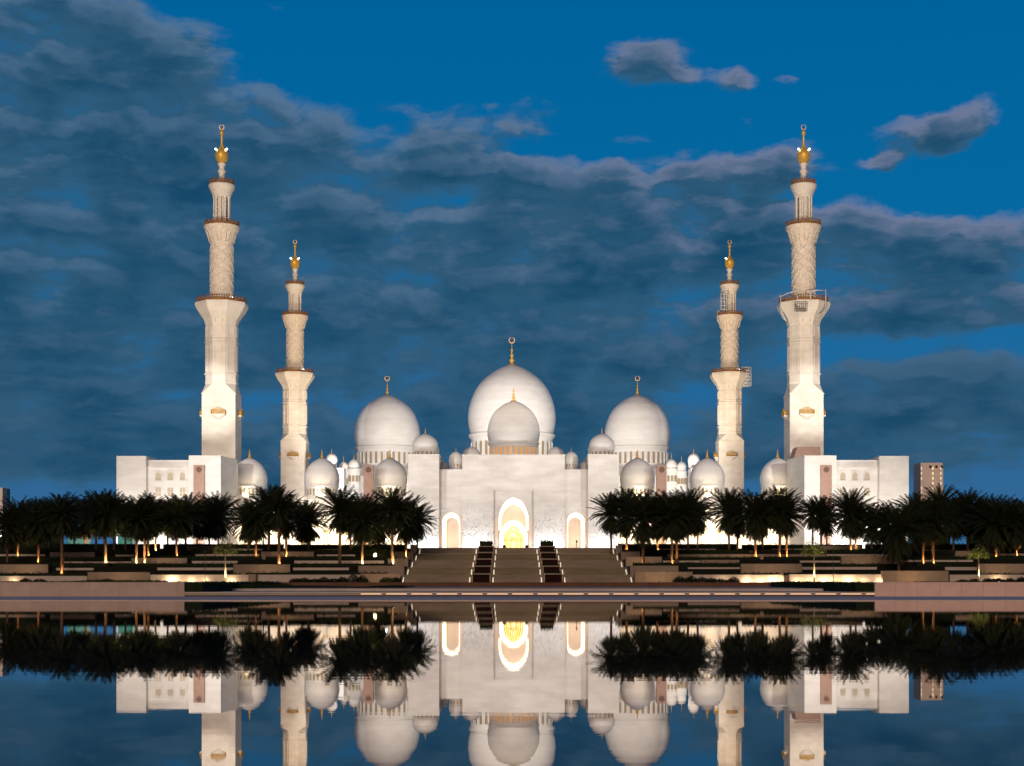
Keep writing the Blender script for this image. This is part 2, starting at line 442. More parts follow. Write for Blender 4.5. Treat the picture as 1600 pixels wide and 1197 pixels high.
# ------------------------------------------------------------------ ground, pool, paths
G = MB(); G.box(-3500, 3500, -600, 5000, -1.6, -.6); tag(G.build('ground', soil), kind='structure')
WX = 260
b = MB(); b.box(-WX, WX, -60, 77.4, -.45, 0.0); tag(b.build('water', water), kind='structure')
b = MB(); b.box(-WX, WX, 77.4, 94, -.6, .025); b.box(-WX - 20, -WX, -60, 94, -.6, .1); b.box(WX, WX + 20, -60, 94, -.6, .1); b.box(-WX - 20, WX + 20, -90, -60, -.6, .1)
tag(b.build('path', paving), kind='structure')
xl, xr = PX(288, 94), PX(1367, 94)
b = MB(); b.box(xl, xr, 94.6, 104, -.6, .285); b.box(xl, xr, 104, 126, -.6, .45); tag(b.build('pavement', pale), kind='structure')
b = MB(); b.box(-400, 400, 126, 247, -.6, .42); tag(b.build('plaza', brownpave), kind='structure')
for side, (a0, a1) in (('left', (-WX, xl)), ('right', (xr, WX))):
    b = MB(); b.box(a0, a1, 95.2, 126, -.6, .78); tag(b.build('planting_bed', soil), kind='structure')
    w = thing('retaining_wall', 'long %s stone wall along the far pool edge at the %s of the photo' % ('rose' if side == 'right' else 'tan', side), 'wall', (0, 94, 0), group='long stone pool walls')
    b = MB(); b.box(a0, a1, 0, 1.1, -.1, .86); b.build('wall_face', front_stone if side == 'right' else front_tan, w)
    b = MB(); b.box(a0 - .03, a1 + .03, -.03, 1.15, .86, .905); b.build('coping', front_stone if side == 'right' else front_tan, w)

t = thing('low_wall', 'long low dark brown stone wall beyond the pool kerb, in front of the stairs', 'wall', (0, 126, .4))
b = MB(); b.box(PX(280, 126), PX(1376, 126), 0, .8, -.4, .39); b.build('wall_face', MATS['brown_paving'], t)
b = MB(); b.box(PX(280, 126), PX(1376, 126), -.04, .84, .39, .44); b.build('coping', MATS['brown_paving'], t)
for s, x_ in ((-1, xl), (1, xr)):
    b = MB(); x0, x1 = (x_ + .05, x_ + 1.3) if s < 0 else (x_ - 1.3, x_ - .05)
    rh = random.Random(5 + s)
    b.box(x_ + .04 if s < 0 else x0 + .2, x1 - .2 if s < 0 else x_ - .04, 94.15, 125.4, .30, .83)
    for q in range(2600):
        p = Vector((rh.uniform(x0, x1), rh.uniform(94.3, 125.6), .42 + .46 * rh.random() ** .5)); a = Vector((rh.gauss(0, 1), rh.gauss(0, 1), rh.gauss(0, 1))).normalized() * .09; c = Vector((rh.gauss(0, 1), rh.gauss(0, 1), rh.gauss(0, 1))).normalized() * .09
        b.add([p, p + a, p + a + c, p + c], [(0, 1, 2, 3)])
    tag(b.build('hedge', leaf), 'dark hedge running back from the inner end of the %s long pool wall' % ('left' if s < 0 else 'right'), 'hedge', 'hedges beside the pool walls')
# low lit ledge of the spillway
led = thing('pool_kerb', 'low pale stone kerb with warm lit joints between the two long pool walls', 'kerb', (0, 94, 0))
b = MB(); b.box(xl, xr, .0, .58, .10, .16); b.build('plinth', pale, led)
b = MB(); b.box(xl, xr, .02, .6, .2, .30); b.build('coping', pale, led)
px = 560
while px < 1360:
    b = MB(); b.box(PX(px, 94) + .14, PX(px + 39.5, 94) - .14, .06, .1, .16, .2)
    b.build('led_line', ledm, led); px += 39.5
b = MB(); b.box(xl, xr, .12, .5, .16, .2); b.build('core', metal_d, led)

# ------------------------------------------------------------------ terraces and stairs
LV = [(248, 1.55), (258, 3.35), (268, 4.65), (280, 6.0), (294, 7.1), (303, 7.2)]      # front edge, ground height
SO = .75       # the stairs' axis lies a little to the right of the eye
b = MB()
prev = .42
for i, (d, z) in enumerate(LV[:-1]):
    d2 = LV[i + 1][0]
    for s in (-1, 1):
        xa = 19.0 + s * SO
        x0, x1 = (xa, 320) if s > 0 else (-320, -xa)
        b.box(x0, x1, d, d2, -.6, z)
tag(b.build('terraces', soil), kind='structure')
b = MB(); b.box(-330, 330, 303, 640, -.6, 7.2); tag(b.build('platform', platm), kind='structure')
def ground_z(d):
    z = .42
    for (a, h) in LV:
        if d >= a: z = h
    return z

st = thing('stairway', 'broad brown stone stairway of five flights up to the gate platform', 'stairs', (SO, 248, 0))
nfl, nst = 5, 8
rise = (7.2 - .42) / (nfl * nst)
z = .42; y = 0.0
for fl in range(nfl):
    b = MB()
    for k in range(nst):
        y0 = y + k * .42; z1 = z + (k + 1) * rise
        y1 = y0 + .42 if k < nst - 1 else y + 11.0
        b.box(-18.99, 18.99, y0, y1, z1 - rise - (.0 if k else .4), z1 - .05)
        b.box(-18.99, 18.99, y0 - .04, y1, z1 - .05, z1)
    b.build('stair_flight', (stepm, step2)[fl % 2], st)
    b = MB(); b.box(-18.99, 18.99, y + 3.0, y + 3.32, z + nst * rise, z + nst * rise + .05); b.build('landing_edge', pale if fl > 2 else stone, st)
    # stepped planters
    z += nst * rise; y += 11.0

stair_lamps = []
fz = .42
cnt = 0
for fl in range(nfl):
    yb = 248 + fl * 11.0; zb = .42 + fl * nst * rise; zt = zb + nst * rise
    for s in (-1, 1):
        cnt += 1
        t = thing('stair_planter', '%s stone planter box with clipped dark hedge, %s planter row on the stairs' % (('lowest', 'second lowest', 'middle', 'second highest', 'topmost')[fl], 'left' if s < 0 else 'right'), 'planter', (SO + s * 5.85, yb - .5, zb), group='planters stepping up the stairs')
        b = MB(); hx = 1.5; ph = zt - zb + .35
        b.box(-hx, hx, 0, 5.2, 0, ph - .62); b.box(-hx, -hx + .28, 0, 5.2, ph - .62, ph); b.box(hx - .28, hx, 0, 5.2, ph - .62, ph)
        b.box(-hx + .28, hx - .28, 4.9, 5.2, ph - .62, ph); b.box(-hx + .28, hx - .28, 0, .28, ph - .62, ph - .02)
        b.build('box', stone, t)
        b = MB(); b.box(-hx + .12, hx - .12, -.03, -.0, .05, ph - .22); b.build('front_panel', mat('oxblood_panel', (.022, .007, .005), .8, spec=.1) if 'oxblood_panel' not in MATS else MATS['oxblood_panel'], t)
        b = MB()
        r2 = random.Random(cnt)
        for q in range(420):
            x = r2.uniform(-hx + .3, hx - .3); yy = r2.uniform(.3, 4.9); zz = ph - .3 + r2.random() ** .6 * (.5 if fl < 4 else 1.3)
            a = Vector((r2.gauss(0, 1), r2.gauss(0, 1), r2.gauss(0, 1))).normalized() * .16; c = Vector((r2.gauss(0, 1), r2.gauss(0, 1), r2.gauss(0, 1))).normalized() * .16
            p = Vector((x, yy, zz)); b.add([p, p + a, p + a + c, p + c], [(0, 1, 2, 3)])
        b.box(-hx + .3, hx - .3, .3, 4.9, ph - .6, ph + (.08 if fl < 4 else .8))
        b.build('hedge', leaf, t)
    # step lamps at flank of planters and of the outer stair walls
    for xx, lab in ((-3.95, 'inside the left planter row'), (3.95, 'inside the right planter row'), (-7.75, 'outside the left planter row'), (7.75, 'outside the right planter row'), (-18.6, 'at the left edge of the stairs'), (18.6, 'at the right edge of the stairs')):
        b = MB(); L_ = []
        for q in range(4):
            zz = zb + (q * 1.3 + 1) * rise; yy = q * .55
            L_ += [(yy - .12, zz - zb - .02), (yy - .12, zz - zb + .24)]
        P_ = []
        for (yy, zz) in L_: P_ += [(-.09, yy, zz), (.09, yy, zz), (.09, yy + .05, zz), (-.09, yy + .05, zz)]
        b.add(P_, [(i * 4 + j, i * 4 + (j + 1) % 4, i * 4 + 4 + (j + 1) % 4, i * 4 + 4 + j) for i in range(7) for j in range(4)] + [(3, 2, 1, 0), (28, 29, 30, 31)])
        o = b.build('step_light', stepl, None, (SO + xx, yb, zb))
        tag(o, 'white step light strip on the %s flight, %s' % (('lowest', 'second', 'third', 'fourth', 'topmost')[fl], lab), 'step light', 'step lights on the stairs')
        if abs(xx) < 10 or True:
            light('POINT', 'step_light_glow', (SO + xx + (.5 if xx > 0 and abs(xx) > 15 else -.0), yb - .8, zb + 1.0), 9, (1, .78, .55), size=.15, parent=o)

for (px_, lab) in ((788, 'left'), (823, 'right')):
    t = thing('planter_pot', 'small dark pot at the head of the stairs, %s of the lit doorway' % lab, 'pot', (PX(px_, 304), 304, 7.2))
    b = MB(); b.lathe([(.22, 0), (.3, .25), (.36, .5), (.3, .5)], n=14); b.build('pot_body', metal_d, t)
    b = MB(); b.lathe([(.28, .5), (.34, .62), (.2, .75), (.02, .8)], n=10); b.build('clipped_plant', leaf, t)
t = thing('bollard_lamp', 'slim dark lamp post standing at the head of the stairs before the right side portal', 'lamp post', (PX(901, 304), 304, 7.2))
b = MB(); b.lathe([(.09, 0), (.06, .1), (.05, 1.2), (.05, 1.25)], n=8); b.build('post', metal_d, t)
b = MB(); b.lathe([(.06, 1.25), (.17, 1.35), (.19, 1.6), (.1, 1.72), (.02, 1.8)], n=8); b.build('lantern_head', metal_d, t)

# leafy hedge mass ----------------------------------------------------------
def leafbox(mb, x0, x1, y0, y1, z0, z1, seed, dens=5.0, leafs=.17, core=True):
    r = random.Random(seed)
    if core: mb.box(x0 + .1, x1 - .1, y0 + .12, y1 - .05, z0, z0 + (z1 - z0) * .72)
    n = int((x1 - x0) * dens * 4)
    for q in range(n):
        p = Vector((r.uniform(x0, x1), r.uniform(y0, y1), z0 + (z1 - z0) * (1 - r.random() ** 2.2 * .95) * (.82 + .3 * math.sin(q * .37 + seed) * .5)))
        a = Vector((r.gauss(0, 1), r.gauss(0, .6), r.gauss(0, 1))).normalized() * leafs; c = Vector((r.gauss(0, 1), r.gauss(0, .6), r.gauss(0, 1))).normalized() * leafs
        mb.add([p, p + a, p + a * .8 + c, p + c * .9], [(0, 1, 2, 3)])

rows = {
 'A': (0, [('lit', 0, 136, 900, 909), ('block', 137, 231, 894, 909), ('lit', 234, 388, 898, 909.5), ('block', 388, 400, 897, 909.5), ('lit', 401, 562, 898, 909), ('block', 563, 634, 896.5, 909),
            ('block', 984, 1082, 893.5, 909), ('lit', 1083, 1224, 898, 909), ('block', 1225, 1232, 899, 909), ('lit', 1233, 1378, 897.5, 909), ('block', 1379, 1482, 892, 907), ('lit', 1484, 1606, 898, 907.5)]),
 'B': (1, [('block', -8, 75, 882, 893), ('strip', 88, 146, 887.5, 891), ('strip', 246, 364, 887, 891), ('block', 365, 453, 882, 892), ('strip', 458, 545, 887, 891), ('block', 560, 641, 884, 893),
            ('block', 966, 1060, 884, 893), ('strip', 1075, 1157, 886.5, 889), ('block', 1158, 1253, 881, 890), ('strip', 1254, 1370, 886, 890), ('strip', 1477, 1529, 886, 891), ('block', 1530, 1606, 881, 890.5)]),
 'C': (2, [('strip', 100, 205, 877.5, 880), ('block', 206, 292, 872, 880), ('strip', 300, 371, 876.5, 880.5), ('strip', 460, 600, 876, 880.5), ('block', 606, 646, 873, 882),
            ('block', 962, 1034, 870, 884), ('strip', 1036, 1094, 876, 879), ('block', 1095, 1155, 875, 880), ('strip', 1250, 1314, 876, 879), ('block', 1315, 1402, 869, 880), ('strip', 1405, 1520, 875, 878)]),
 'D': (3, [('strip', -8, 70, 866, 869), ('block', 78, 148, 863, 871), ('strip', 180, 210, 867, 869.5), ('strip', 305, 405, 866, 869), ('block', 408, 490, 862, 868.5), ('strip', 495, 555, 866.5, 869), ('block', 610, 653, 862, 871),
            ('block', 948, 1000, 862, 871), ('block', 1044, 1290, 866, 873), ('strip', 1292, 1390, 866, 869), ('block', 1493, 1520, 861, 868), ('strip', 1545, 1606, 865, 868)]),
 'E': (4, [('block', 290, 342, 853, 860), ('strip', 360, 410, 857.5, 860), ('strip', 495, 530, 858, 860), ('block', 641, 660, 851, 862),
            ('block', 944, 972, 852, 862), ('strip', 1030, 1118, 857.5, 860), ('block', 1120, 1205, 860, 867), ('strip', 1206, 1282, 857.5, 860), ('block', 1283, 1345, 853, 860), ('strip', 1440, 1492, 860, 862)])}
rname = {'A': 'lowest', 'B': 'second', 'C': 'third', 'D': 'fourth', 'E': 'topmost'}
for key, (li, segs) in rows.items():
    D0 = LV[li][0]
    cl = {-1: 0, 1: 0}
    for (kd, a, c, yt, yb) in segs:
        s = -1 if a < 801 else 1
        cl[s] += 1
        D = D0 - (1.5 if kd == 'block' else .45 if kd == 'lit' else .3)
        th = 1.45 if kd == 'block' else .4 if kd == 'lit' else .28
        zt, zb = PZ(yt, D), PZ(yb, D)
        zlow = .42 if li == 0 else min(zb, LV[li - 1][1])
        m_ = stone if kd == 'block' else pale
        x0, x1 = PX(a, D), PX(c, D)
        if abs(x0) < 19.8 and s > 0: x0 = 19.8
        if abs(x1) < 18.3 and s < 0: x1 = -18.3
        if kd == 'strip': zlow = zb
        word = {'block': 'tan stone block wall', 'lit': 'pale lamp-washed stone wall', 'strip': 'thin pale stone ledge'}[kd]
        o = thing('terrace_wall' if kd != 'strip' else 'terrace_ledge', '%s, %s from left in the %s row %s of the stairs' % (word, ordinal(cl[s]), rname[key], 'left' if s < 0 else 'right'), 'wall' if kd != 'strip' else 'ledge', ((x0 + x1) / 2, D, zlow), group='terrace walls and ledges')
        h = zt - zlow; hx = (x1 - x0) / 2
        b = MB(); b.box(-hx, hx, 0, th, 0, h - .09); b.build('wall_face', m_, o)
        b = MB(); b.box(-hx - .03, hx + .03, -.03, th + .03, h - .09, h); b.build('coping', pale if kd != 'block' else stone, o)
# hedges: one on every terrace level, each side, several lengths
hi = 0
for li, (D0, zg) in enumerate(LV[:-1]):
    for s in (-1, 1):
        edges = [20 + q * 24 for q in range(6)]
        for q in range(len(edges) - 1):
            hi += 1
            x0, x1 = edges[q] + .4, edges[q + 1] - .4
            if s < 0: x0, x1 = -x1, -x0
            d = D0 + .25
            top = {0: 2.35, 1: 4.0, 2: 5.3, 3: 6.75, 4: 8.25}[li] + .12 * math.sin(hi * 2.1)
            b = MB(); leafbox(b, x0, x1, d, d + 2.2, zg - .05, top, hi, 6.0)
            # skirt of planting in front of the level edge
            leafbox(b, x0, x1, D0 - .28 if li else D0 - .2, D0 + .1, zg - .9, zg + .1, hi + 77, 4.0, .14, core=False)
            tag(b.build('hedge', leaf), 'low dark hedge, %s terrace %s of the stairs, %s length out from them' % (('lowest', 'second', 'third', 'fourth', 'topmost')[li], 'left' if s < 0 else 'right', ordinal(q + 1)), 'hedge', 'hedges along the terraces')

# ------------------------------------------------------------------ front planting
def tuft_field(name, label, regions, seed, h, n, m=grassm):
    r = random.Random(seed); b = MB()
    for (x0, x1, y0, y1, z) in regions:
        for q in range(n):
            x = r.uniform(x0, x1); y = r.uniform(y0, y1) if r.random() > .4 else y0 + r.random() * 1.2
            hh = h * (.4 + .6 * r.random()) * (.75 + .35 * math.sin(x * .9) * math.sin(x * .23 + 1))
            dx = r.gauss(0, .12); w = .035 + .03 * r.random()
            b.add([(x - w, y, z), (x + w, y, z), (x + dx, y + r.gauss(0, .05), z + hh)], [(0, 1, 2)])
    return tag(b.build(name, m), label, 'grass', kind='stuff')
tuft_field('grass', 'dark grass growing behind the left tan pool wall', [(PX(-10, 97), PX(283, 97), 96, 112, .76)], 3, .34, 5200)
tuft_field('grass', 'dark grass growing behind the right rose wall', [(PX(1372, 97), PX(1612, 97), 96, 112, .76)], 4, .22, 3600)
tuft_field('ground_cover', 'low dark ground cover between the pool kerb and the left terraces', [(PX(288, 118), PX(440, 118), 105, 125.5, .44)], 5, .46, 5200, leaf)
tuft_field('ground_cover', 'thin dark ground cover straggling past the left terrace toward the stairs', [(PX(440, 118), PX(640, 118), 112, 125.5, .44)], 6, .26, 1500, leaf)

def bush(x, y, z, w, h, label, seed, m=leaf, group='bushes before the lowest terrace walls', flowers=False):
    r = random.Random(seed); t = thing('bush', label, 'bush', (x, y, z), group=group)
    b = MB()
    for q in range(9):
        a = r.uniform(0, 2 * PI); rr = r.uniform(.1, .5) * w
        b.tube([(0, 0, 0), (math.cos(a) * rr * .5, math.sin(a) * rr * .3, h * .4), (math.cos(a) * rr, math.sin(a) * rr * .6, h * r.uniform(.6, .95))], .03, 4, .01)
    b.build('stems', trunkm, t)
    b = MB()
    for q in range(520):
        a = r.uniform(0, 2 * PI); rr = math.sqrt(r.random()) * w / 2; zz = h * (r.random() ** .7) * (1 - (rr / (w / 2)) ** 2 * .5)
        p = Vector((math.cos(a) * rr, math.sin(a) * rr * .7, zz)); d = Vector((r.gauss(0, 1), r.gauss(0, 1), r.gauss(0, 1))).normalized() * .2; e_ = Vector((r.gauss(0, 1), r.gauss(0, 1), r.gauss(0, 1))).normalized() * .1
        b.add([p, p + d * .5 + e_, p + d, p + d * .5 - e_], [(0, 1, 2, 3)])
    b.build('foliage', m, t)
bl = [(462, .9), (476, 1.05), (492, .8), (506, 1.1), (521, .9), (535, 1.15), (552, 1.5), (566, 1.3), (604, 1.0), (618, 1.1), (1062, 1.2), (1080, 1.3), (1096, 1.1), (1112, 1.0), (1128, .9), (1146, 1.1), (1504, .7), (1522, .8), (1545, .9), (1560, 1.0), (1578, .9), (1597, 1.1), (168, .8), (40, .9), (62, .8)]
for i, (px_, hh) in enumerate(sorted(bl)):
    d = 244.5 + (i % 3) * .6
    bush(PX(px_, d), d, .42, 1.9 + .3 * (i % 2), hh, '%s bush from the left edge in front of the lowest terrace walls' % ordinal(i + 1), 100 + i)

# ------------------------------------------------------------------ palms
def crown_mesh(seed, nfr=64, flen=4.6):
    r = random.Random(seed); b = MB()
    for q in range(nfr):
        az = q * 2.39996 + r.gauss(0, .12)
        u = q / nfr
        el0 = R(86 - 118 * u ** .95 + r.gauss(0, 6)); ln = flen * (.78 + .22 * math.sin(PI * min(1, u + .25))) * r.uniform(.9, 1.06)
        droop = R(58 + 30 * r.random()) * (1.0 - .15 * u)
        if u < .4: droop *= .62
        if u > .68: droop = R(50 * (1 - u) + 12); el0 = R(-22 - 45 * (u - .68) / .32 + r.gauss(0, 6)); ln *= .92
        n = 12; pts = [Vector((0, 0, 0))]; dirs = []
        ca, sa = math.cos(az), math.sin(az); side = Vector((-sa, ca, 0))
        for k in range(n):
            t = (k + .5) / n; e_ = el0 - droop * t ** 1.35
            d = Vector((ca * math.cos(e_), sa * math.cos(e_), math.sin(e_))); dirs.append(d)
            pts.append(pts[-1] + d * (ln / n))
        for k in range(n):   # rachis
            w0 = .055 * (1 - k / n) + .012; w1 = .055 * (1 - (k + 1) / n) + .012
            b.add([pts[k] - side * w0, pts[k] + side * w0, pts[k + 1] + side * w1, pts[k + 1] - side * w1], [(0, 1, 2, 3)])
        nl = 30
        for k in range(3, nl):
            t = k / nl; i = min(n - 1, int(t * n)); p = pts[i] + dirs[i] * (ln / n) * (t * n - i)
            L = .62 * math.sin(PI * (.12 + .80 * t)) ** .7 * r.uniform(.85, 1.1)
            up = dirs[i].cross(side) * -1
            for s in (-1, 1):
                d = (side * s * .78 + dirs[i] * .62 + up * .22 + Vector((0, 0, -.22)) + Vector((r.gauss(0, .06), r.gauss(0, .06), r.gauss(0, .06)))).normalized() * L
                wv = dirs[i] * .06
                b.add([p - wv, p + wv, p + d * .6 + wv * .9, p + d], [(0, 1, 2, 3)])
    # heart of the crown
    b.lathe([(.05, -1.0), (.42, -.5), (.5, 0), (.3, .5), (.05, .9)], n=9)
    return b
def skirt_mesh(seed):
    r = random.Random(seed); b = MB()
    for q in range(40):
        az = q * 2.39996; e_ = R(-62 - 22 * r.random()); ln = r.uniform(2.0, 3.4); ca, sa = math.cos(az), math.sin(az)
        side = Vector((-sa, ca, 0)); d = Vector((ca * math.cos(e_), sa * math.cos(e_), math.sin(e_)))
        for k in range(12):
            p = Vector((0, 0, -.4)) + d * ln * k / 12
            for s in (-1, 1):
                v = (side * s + d * .9).normalized() * .34
                b.add([p, p + d * .08, p + v], [(0, 1, 2)])
    return b
def trunk_mesh(seed, h=10.2):
    r = random.Random(seed); b = MB(); prof = []; n = 44
    for k in range(n + 1):
        t = k / n; rr = .27 - .05 * t + (.12 * (1 - t * 9) if t < .11 else 0) + (.07 * (t - .85) / .15 if t > .85 else 0)
        prof.append((rr * (1.10 if k % 2 else .93), h * t))
    lean = (r.gauss(0, .12), r.gauss(0, .12))
    b.lathe(prof, n=10)
    b.v = [(x + lean[0] * (z / h) ** 2 + .05 * math.sin(z * .6 + seed), y + lean[1] * (z / h) ** 2, z) for x, y, z in b.v]
    # boots: leaf-base stubs spiralling up the trunk
    for k in range(120):
        z = .5 + (h - .7) * k / 120; a = k * 2.39996; rr = .25 - .04 * z / h
        p = Vector((math.cos(a) * rr, math.sin(a) * rr, z)); o = Vector((math.cos(a), math.sin(a), 0)); s = Vector((-math.sin(a), math.cos(a), 0))
        b.add([p - s * .09, p + s * .09, p + o * .10 + Vector((0, 0, .17)), p + Vector((0, 0, .12)) - s * .02], [(0, 1, 2), (0, 2, 3), (1, 3, 2)])
    return b
protos = []
for v in range(5):
    t = thing('date_palm', 'x', 'palm tree', (0, 0, 0), group='date palms on the terraces')
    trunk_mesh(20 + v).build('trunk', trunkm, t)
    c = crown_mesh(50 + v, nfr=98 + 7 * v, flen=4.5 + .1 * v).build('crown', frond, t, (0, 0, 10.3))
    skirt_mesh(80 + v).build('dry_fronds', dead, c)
    protos.append(t)
palms = [(11,881,790,60,1),(28,876,779,60,1),(44,858,782,54,0),(60,882,783,62,1),(78,862,777,55,0),(97,904,770,66,1),(116,860,786,50,0),(134,857,775,60,1),(150,866,768,60,0),(165,890,767,66,2),(178,868,772,58,0),(196,862,782,52,0),(213,893,776,62,2),(226,888,784,56,2),(232,870,774,60,1),(243,863,781,50,2),(262,858,780,50,0),(276,870,778,58,1),(290,862,771,62,0),(308,858,788,50,0),(327,857,776,60,0),(341,860,771,64,0),(388,864,781,62,0),(400,875,779,60,1),(420,866,757,68,0),(436,880,760,64,1),(447,874,776,58,1),(472,858,783,58,1),(482,866,785,56,0),(531,884,761,66,0),(548,868,778,50,0),(566,892,773,70,2),(590,872,779,66,0),(613,893,761,66,2),(634,879,775,66,1),(652,866,786,52,0),
 (955,864,769,60,0),(979,866,765,66,1),(1005,890,768,76,0),(1027,868,774,60,1),(1050,888,768,70,1),(1058,890,775,64,0),(1075,866,765,66,0),(1090,866,778,52,0),(1139,862,762,66,1),(1152,862,776,56,0),(1180,873,766,70,1),(1192,862,778,54,0),(1218,872,763,62,1),(1229,876,773,60,1),(1270,853,777,46,0),(1283,853,775,50,0),(1292,858,788,46,0),(1329,862,766,66,1),(1337,868,780,56,2),(1362,862,787,56,0),(1383,866,790,56,0),(1404,905,784,84,0),(1430,868,770,66,0),(1442,887,783,60,1),(1458,889,778,64,1),(1469,860,757,58,0),(1490,866,776,60,0),(1512,868,765,66,0),(1535,868,776,60,0),(1556,878,776,78,1),(1578,862,778,60,0),(1588,873,786,62,1),(1603,866,781,60,0)]
def depth_of(yb):
    # find the terrace whose ground shows at this height in the view
    best = None
    for (D, z) in [(244.5, .42)] + [(a + 4.5, h) for a, h in LV[:-1]] + [(309, 7.2)]:
        yy = HOR - (z - EYE) * F / D
        e_ = abs(yy - yb)
        if best is None or e_ < best[0]: best = (e_, D, z)
    return best[1], best[2]
used = set()
for i, (px_, yb, yt, cw, lit) in enumerate(palms):
    D, zg = depth_of(yb)
    D += ((i * 37) % 11 - 5) * .32
    H = PZ(yt, D) - zg
    v = (i * 3 + i // 5) % 5
    o = protos[v] if v not in used else copy_tree(protos[v]); used.add(v)
    o.location = (PX(px_, D), D, zg - .03)
    o.rotation_euler = (0, 0, (i * 1.7) % 6.28)
    s = H / 14.1
    o.scale = (s, s, s)
    cs = (cw * D / F / 2) / (3.08 * s)
    for ch in o.children:
        if ch.name.startswith('crown'):
            ch.scale = (cs, cs, (cs + 1) / 2 if cs < 1.2 else cs)
            ch.location.z = 14.1 - 3.75 * ch.scale[2]
        else: ch.scale = (1, 1, (14.1 - 3.75 * ((cs + 1) / 2 if cs < 1.2 else cs) + .1) / 10.2)
    where = 'left' if px_ < 801 else 'right'
    k = i + 1 if px_ < 801 else len(palms) - i
    o['label'] = 'dark date palm%s, %s from the %s edge of the photo' % (('', ' with a lit trunk foot', ' with a brightly lit trunk')[lit], ordinal(k), where)
    if lit:
        f = thing('ground_spotlight', 'small warm ground spotlight at the foot of the %s palm from the %s edge' % (ordinal(k), where), 'spotlight', (o.location.x + .25, D - .85, zg), group='spotlights at the palm feet')
        b = MB(); b.lathe([(.11, 0), (.11, .05), (.04, .06), (.04, .16)], n=8); b.tube([(0, -.05, .17), (0, .12, .34)], .1, 8); b.build('housing', metal_d, f)
        b = MB(); b.tube([(0, .125, .345), (0, .14, .36)], .085, 10); b.build('lens', lampy, f)
        light('SPOT', 'spotlight_beam', (f.location.x, f.location.y + .15, zg + .35), (1900, 5000)[lit - 1] * (.7 + .5 * ((i * 7) % 5) / 4), (1.0, .58, .26) if lit == 1 else (1, .74, .42), target=(o.location.x, D, zg + 1.8), size=.08, spot=100, parent=f)

# young staked trees with pale lit trunks
for (px_, yb, yt, lab) in ((352, 907, 838, 'in front of the left wing'), (1272, 907, 838, 'before the right wing'), (1529, 904, 848, 'near the right edge of the photo')):
    D = 245.5; H = PZ(yt, D) - .42
    t = thing('young_tree', 'slender young tree, trunk floodlit, %s' % lab, 'tree', (PX(px_, D), D, .42), group='young lit trees')
    r = random.Random(px_)
    b = MB(); b.tube([(0, 0, 0), (.03, 0, H * .35), (-.02, 0, H * .72)], .13, 8, .07); b.build('trunk', ytrunk, t)
    b = MB()
    for q in range(12):
        a = q * 2.4; e_ = R(r.uniform(5, 65)); ln = H * .22 * r.uniform(.7, 1.1)
        b.tube([(0, 0, H * .70), (math.cos(a) * math.cos(e_) * ln * .6, math.sin(a) * math.cos(e_) * ln * .6, H * .70 + math.sin(e_) * ln * .7), (math.cos(a) * math.cos(e_) * ln * 1.25, math.sin(a) * math.cos(e_) * ln * 1.25, H * .70 + math.sin(e_) * ln * .7)], .035, 4, .012)
    for q in range(750):
        a = r.uniform(0, 2 * PI); rr = H * .27 * math.sqrt(r.random()); zz = H * (.62 + .38 * r.random() * (1 - (rr / (H * .3)) ** 2))
        p = Vector((math.cos(a) * rr, math.sin(a) * rr, zz)); d = Vector((r.gauss(0, 1), r.gauss(0, 1), r.gauss(0, 1) - .5)).normalized() * .24; e2 = Vector((r.gauss(0, 1), r.gauss(0, 1), r.gauss(0, 1))).normalized() * .08
        b.add([p, p + d * .5 + e2, p + d, p + d * .5 - e2], [(0, 1, 2, 3)])
    b.build('crown', yleaf, t)
    f = thing('ground_spotlight', 'small spotlight under the young tree %s' % lab, 'spotlight', (t.location.x + .2, D - 1.0, .42), group='spotlights at the young trees')
    b = MB(); b.lathe([(.11, 0), (.11, .05), (.04, .06), (.04, .16)], n=8); b.tube([(0, -.05, .17), (0, .12, .34)], .1, 8); b.build('housing', metal_d, f)
    b = MB(); b.tube([(0, .125, .345), (0, .14, .36)], .085, 10); b.build('lens', lampy, f)
    light('SPOT', 'spotlight_beam', (f.location.x, f.location.y + .15, .8), 2600, (1, .86, .5), target=(t.location.x, D, 3.4), size=.08, spot=60, parent=f)

# thin dark poles
for (px_, yt, yb, lab) in ((320.5, 862, 909, 'thin dark pole before the left terraces'), (1302, 858, 909, 'thin dark pole before the right terraces')):
    D = 242; t = thing('lamp_pole', lab, 'pole', (PX(px_, D), D, .42))
    H = PZ(yt, D) - .42
    b = MB(); b.lathe([(.12, 0), (.05, .15), (.035, H)], n=8); b.build('pole', metal_d, t)
    b = MB(); b.box(-.22, .22, -.06, .06, H, H + .10); b.build('pole_head', metal_d, t)

# wall washers along the lowest lit walls
for i, (px_, pw) in enumerate([(20, 60), (268, 260), (298, 90), (320, 60), (360, 90), (1130, 50), (1168, 130), (1188, 90), (1207, 200), (1222, 90), (1246, 90), (1267, 90), (1288, 150), (1304, 70), (1327, 200), (1350, 60), (1376, 80), (1560, 120)]):
    D = 246.9
    f = thing('wall_washer', 'small wall lamp at the foot of the lowest terrace walls, %s from the left' % ordinal(i + 1), 'lamp', (PX(px_, D), D, .42), group='lamps washing the lowest walls')
    b = MB(); b.box(-.16, .16, -.1, .08, 0, .12); b.build('housing', metal_d, f)
    b = MB(); b.box(-.14, .14, -.02, .085, .12, .15); b.build('lens', lampy, f)
    light('POINT', 'washer_light', (f.location.x, D + .02, .72), pw, (1, .80, .50), size=.1, parent=f)
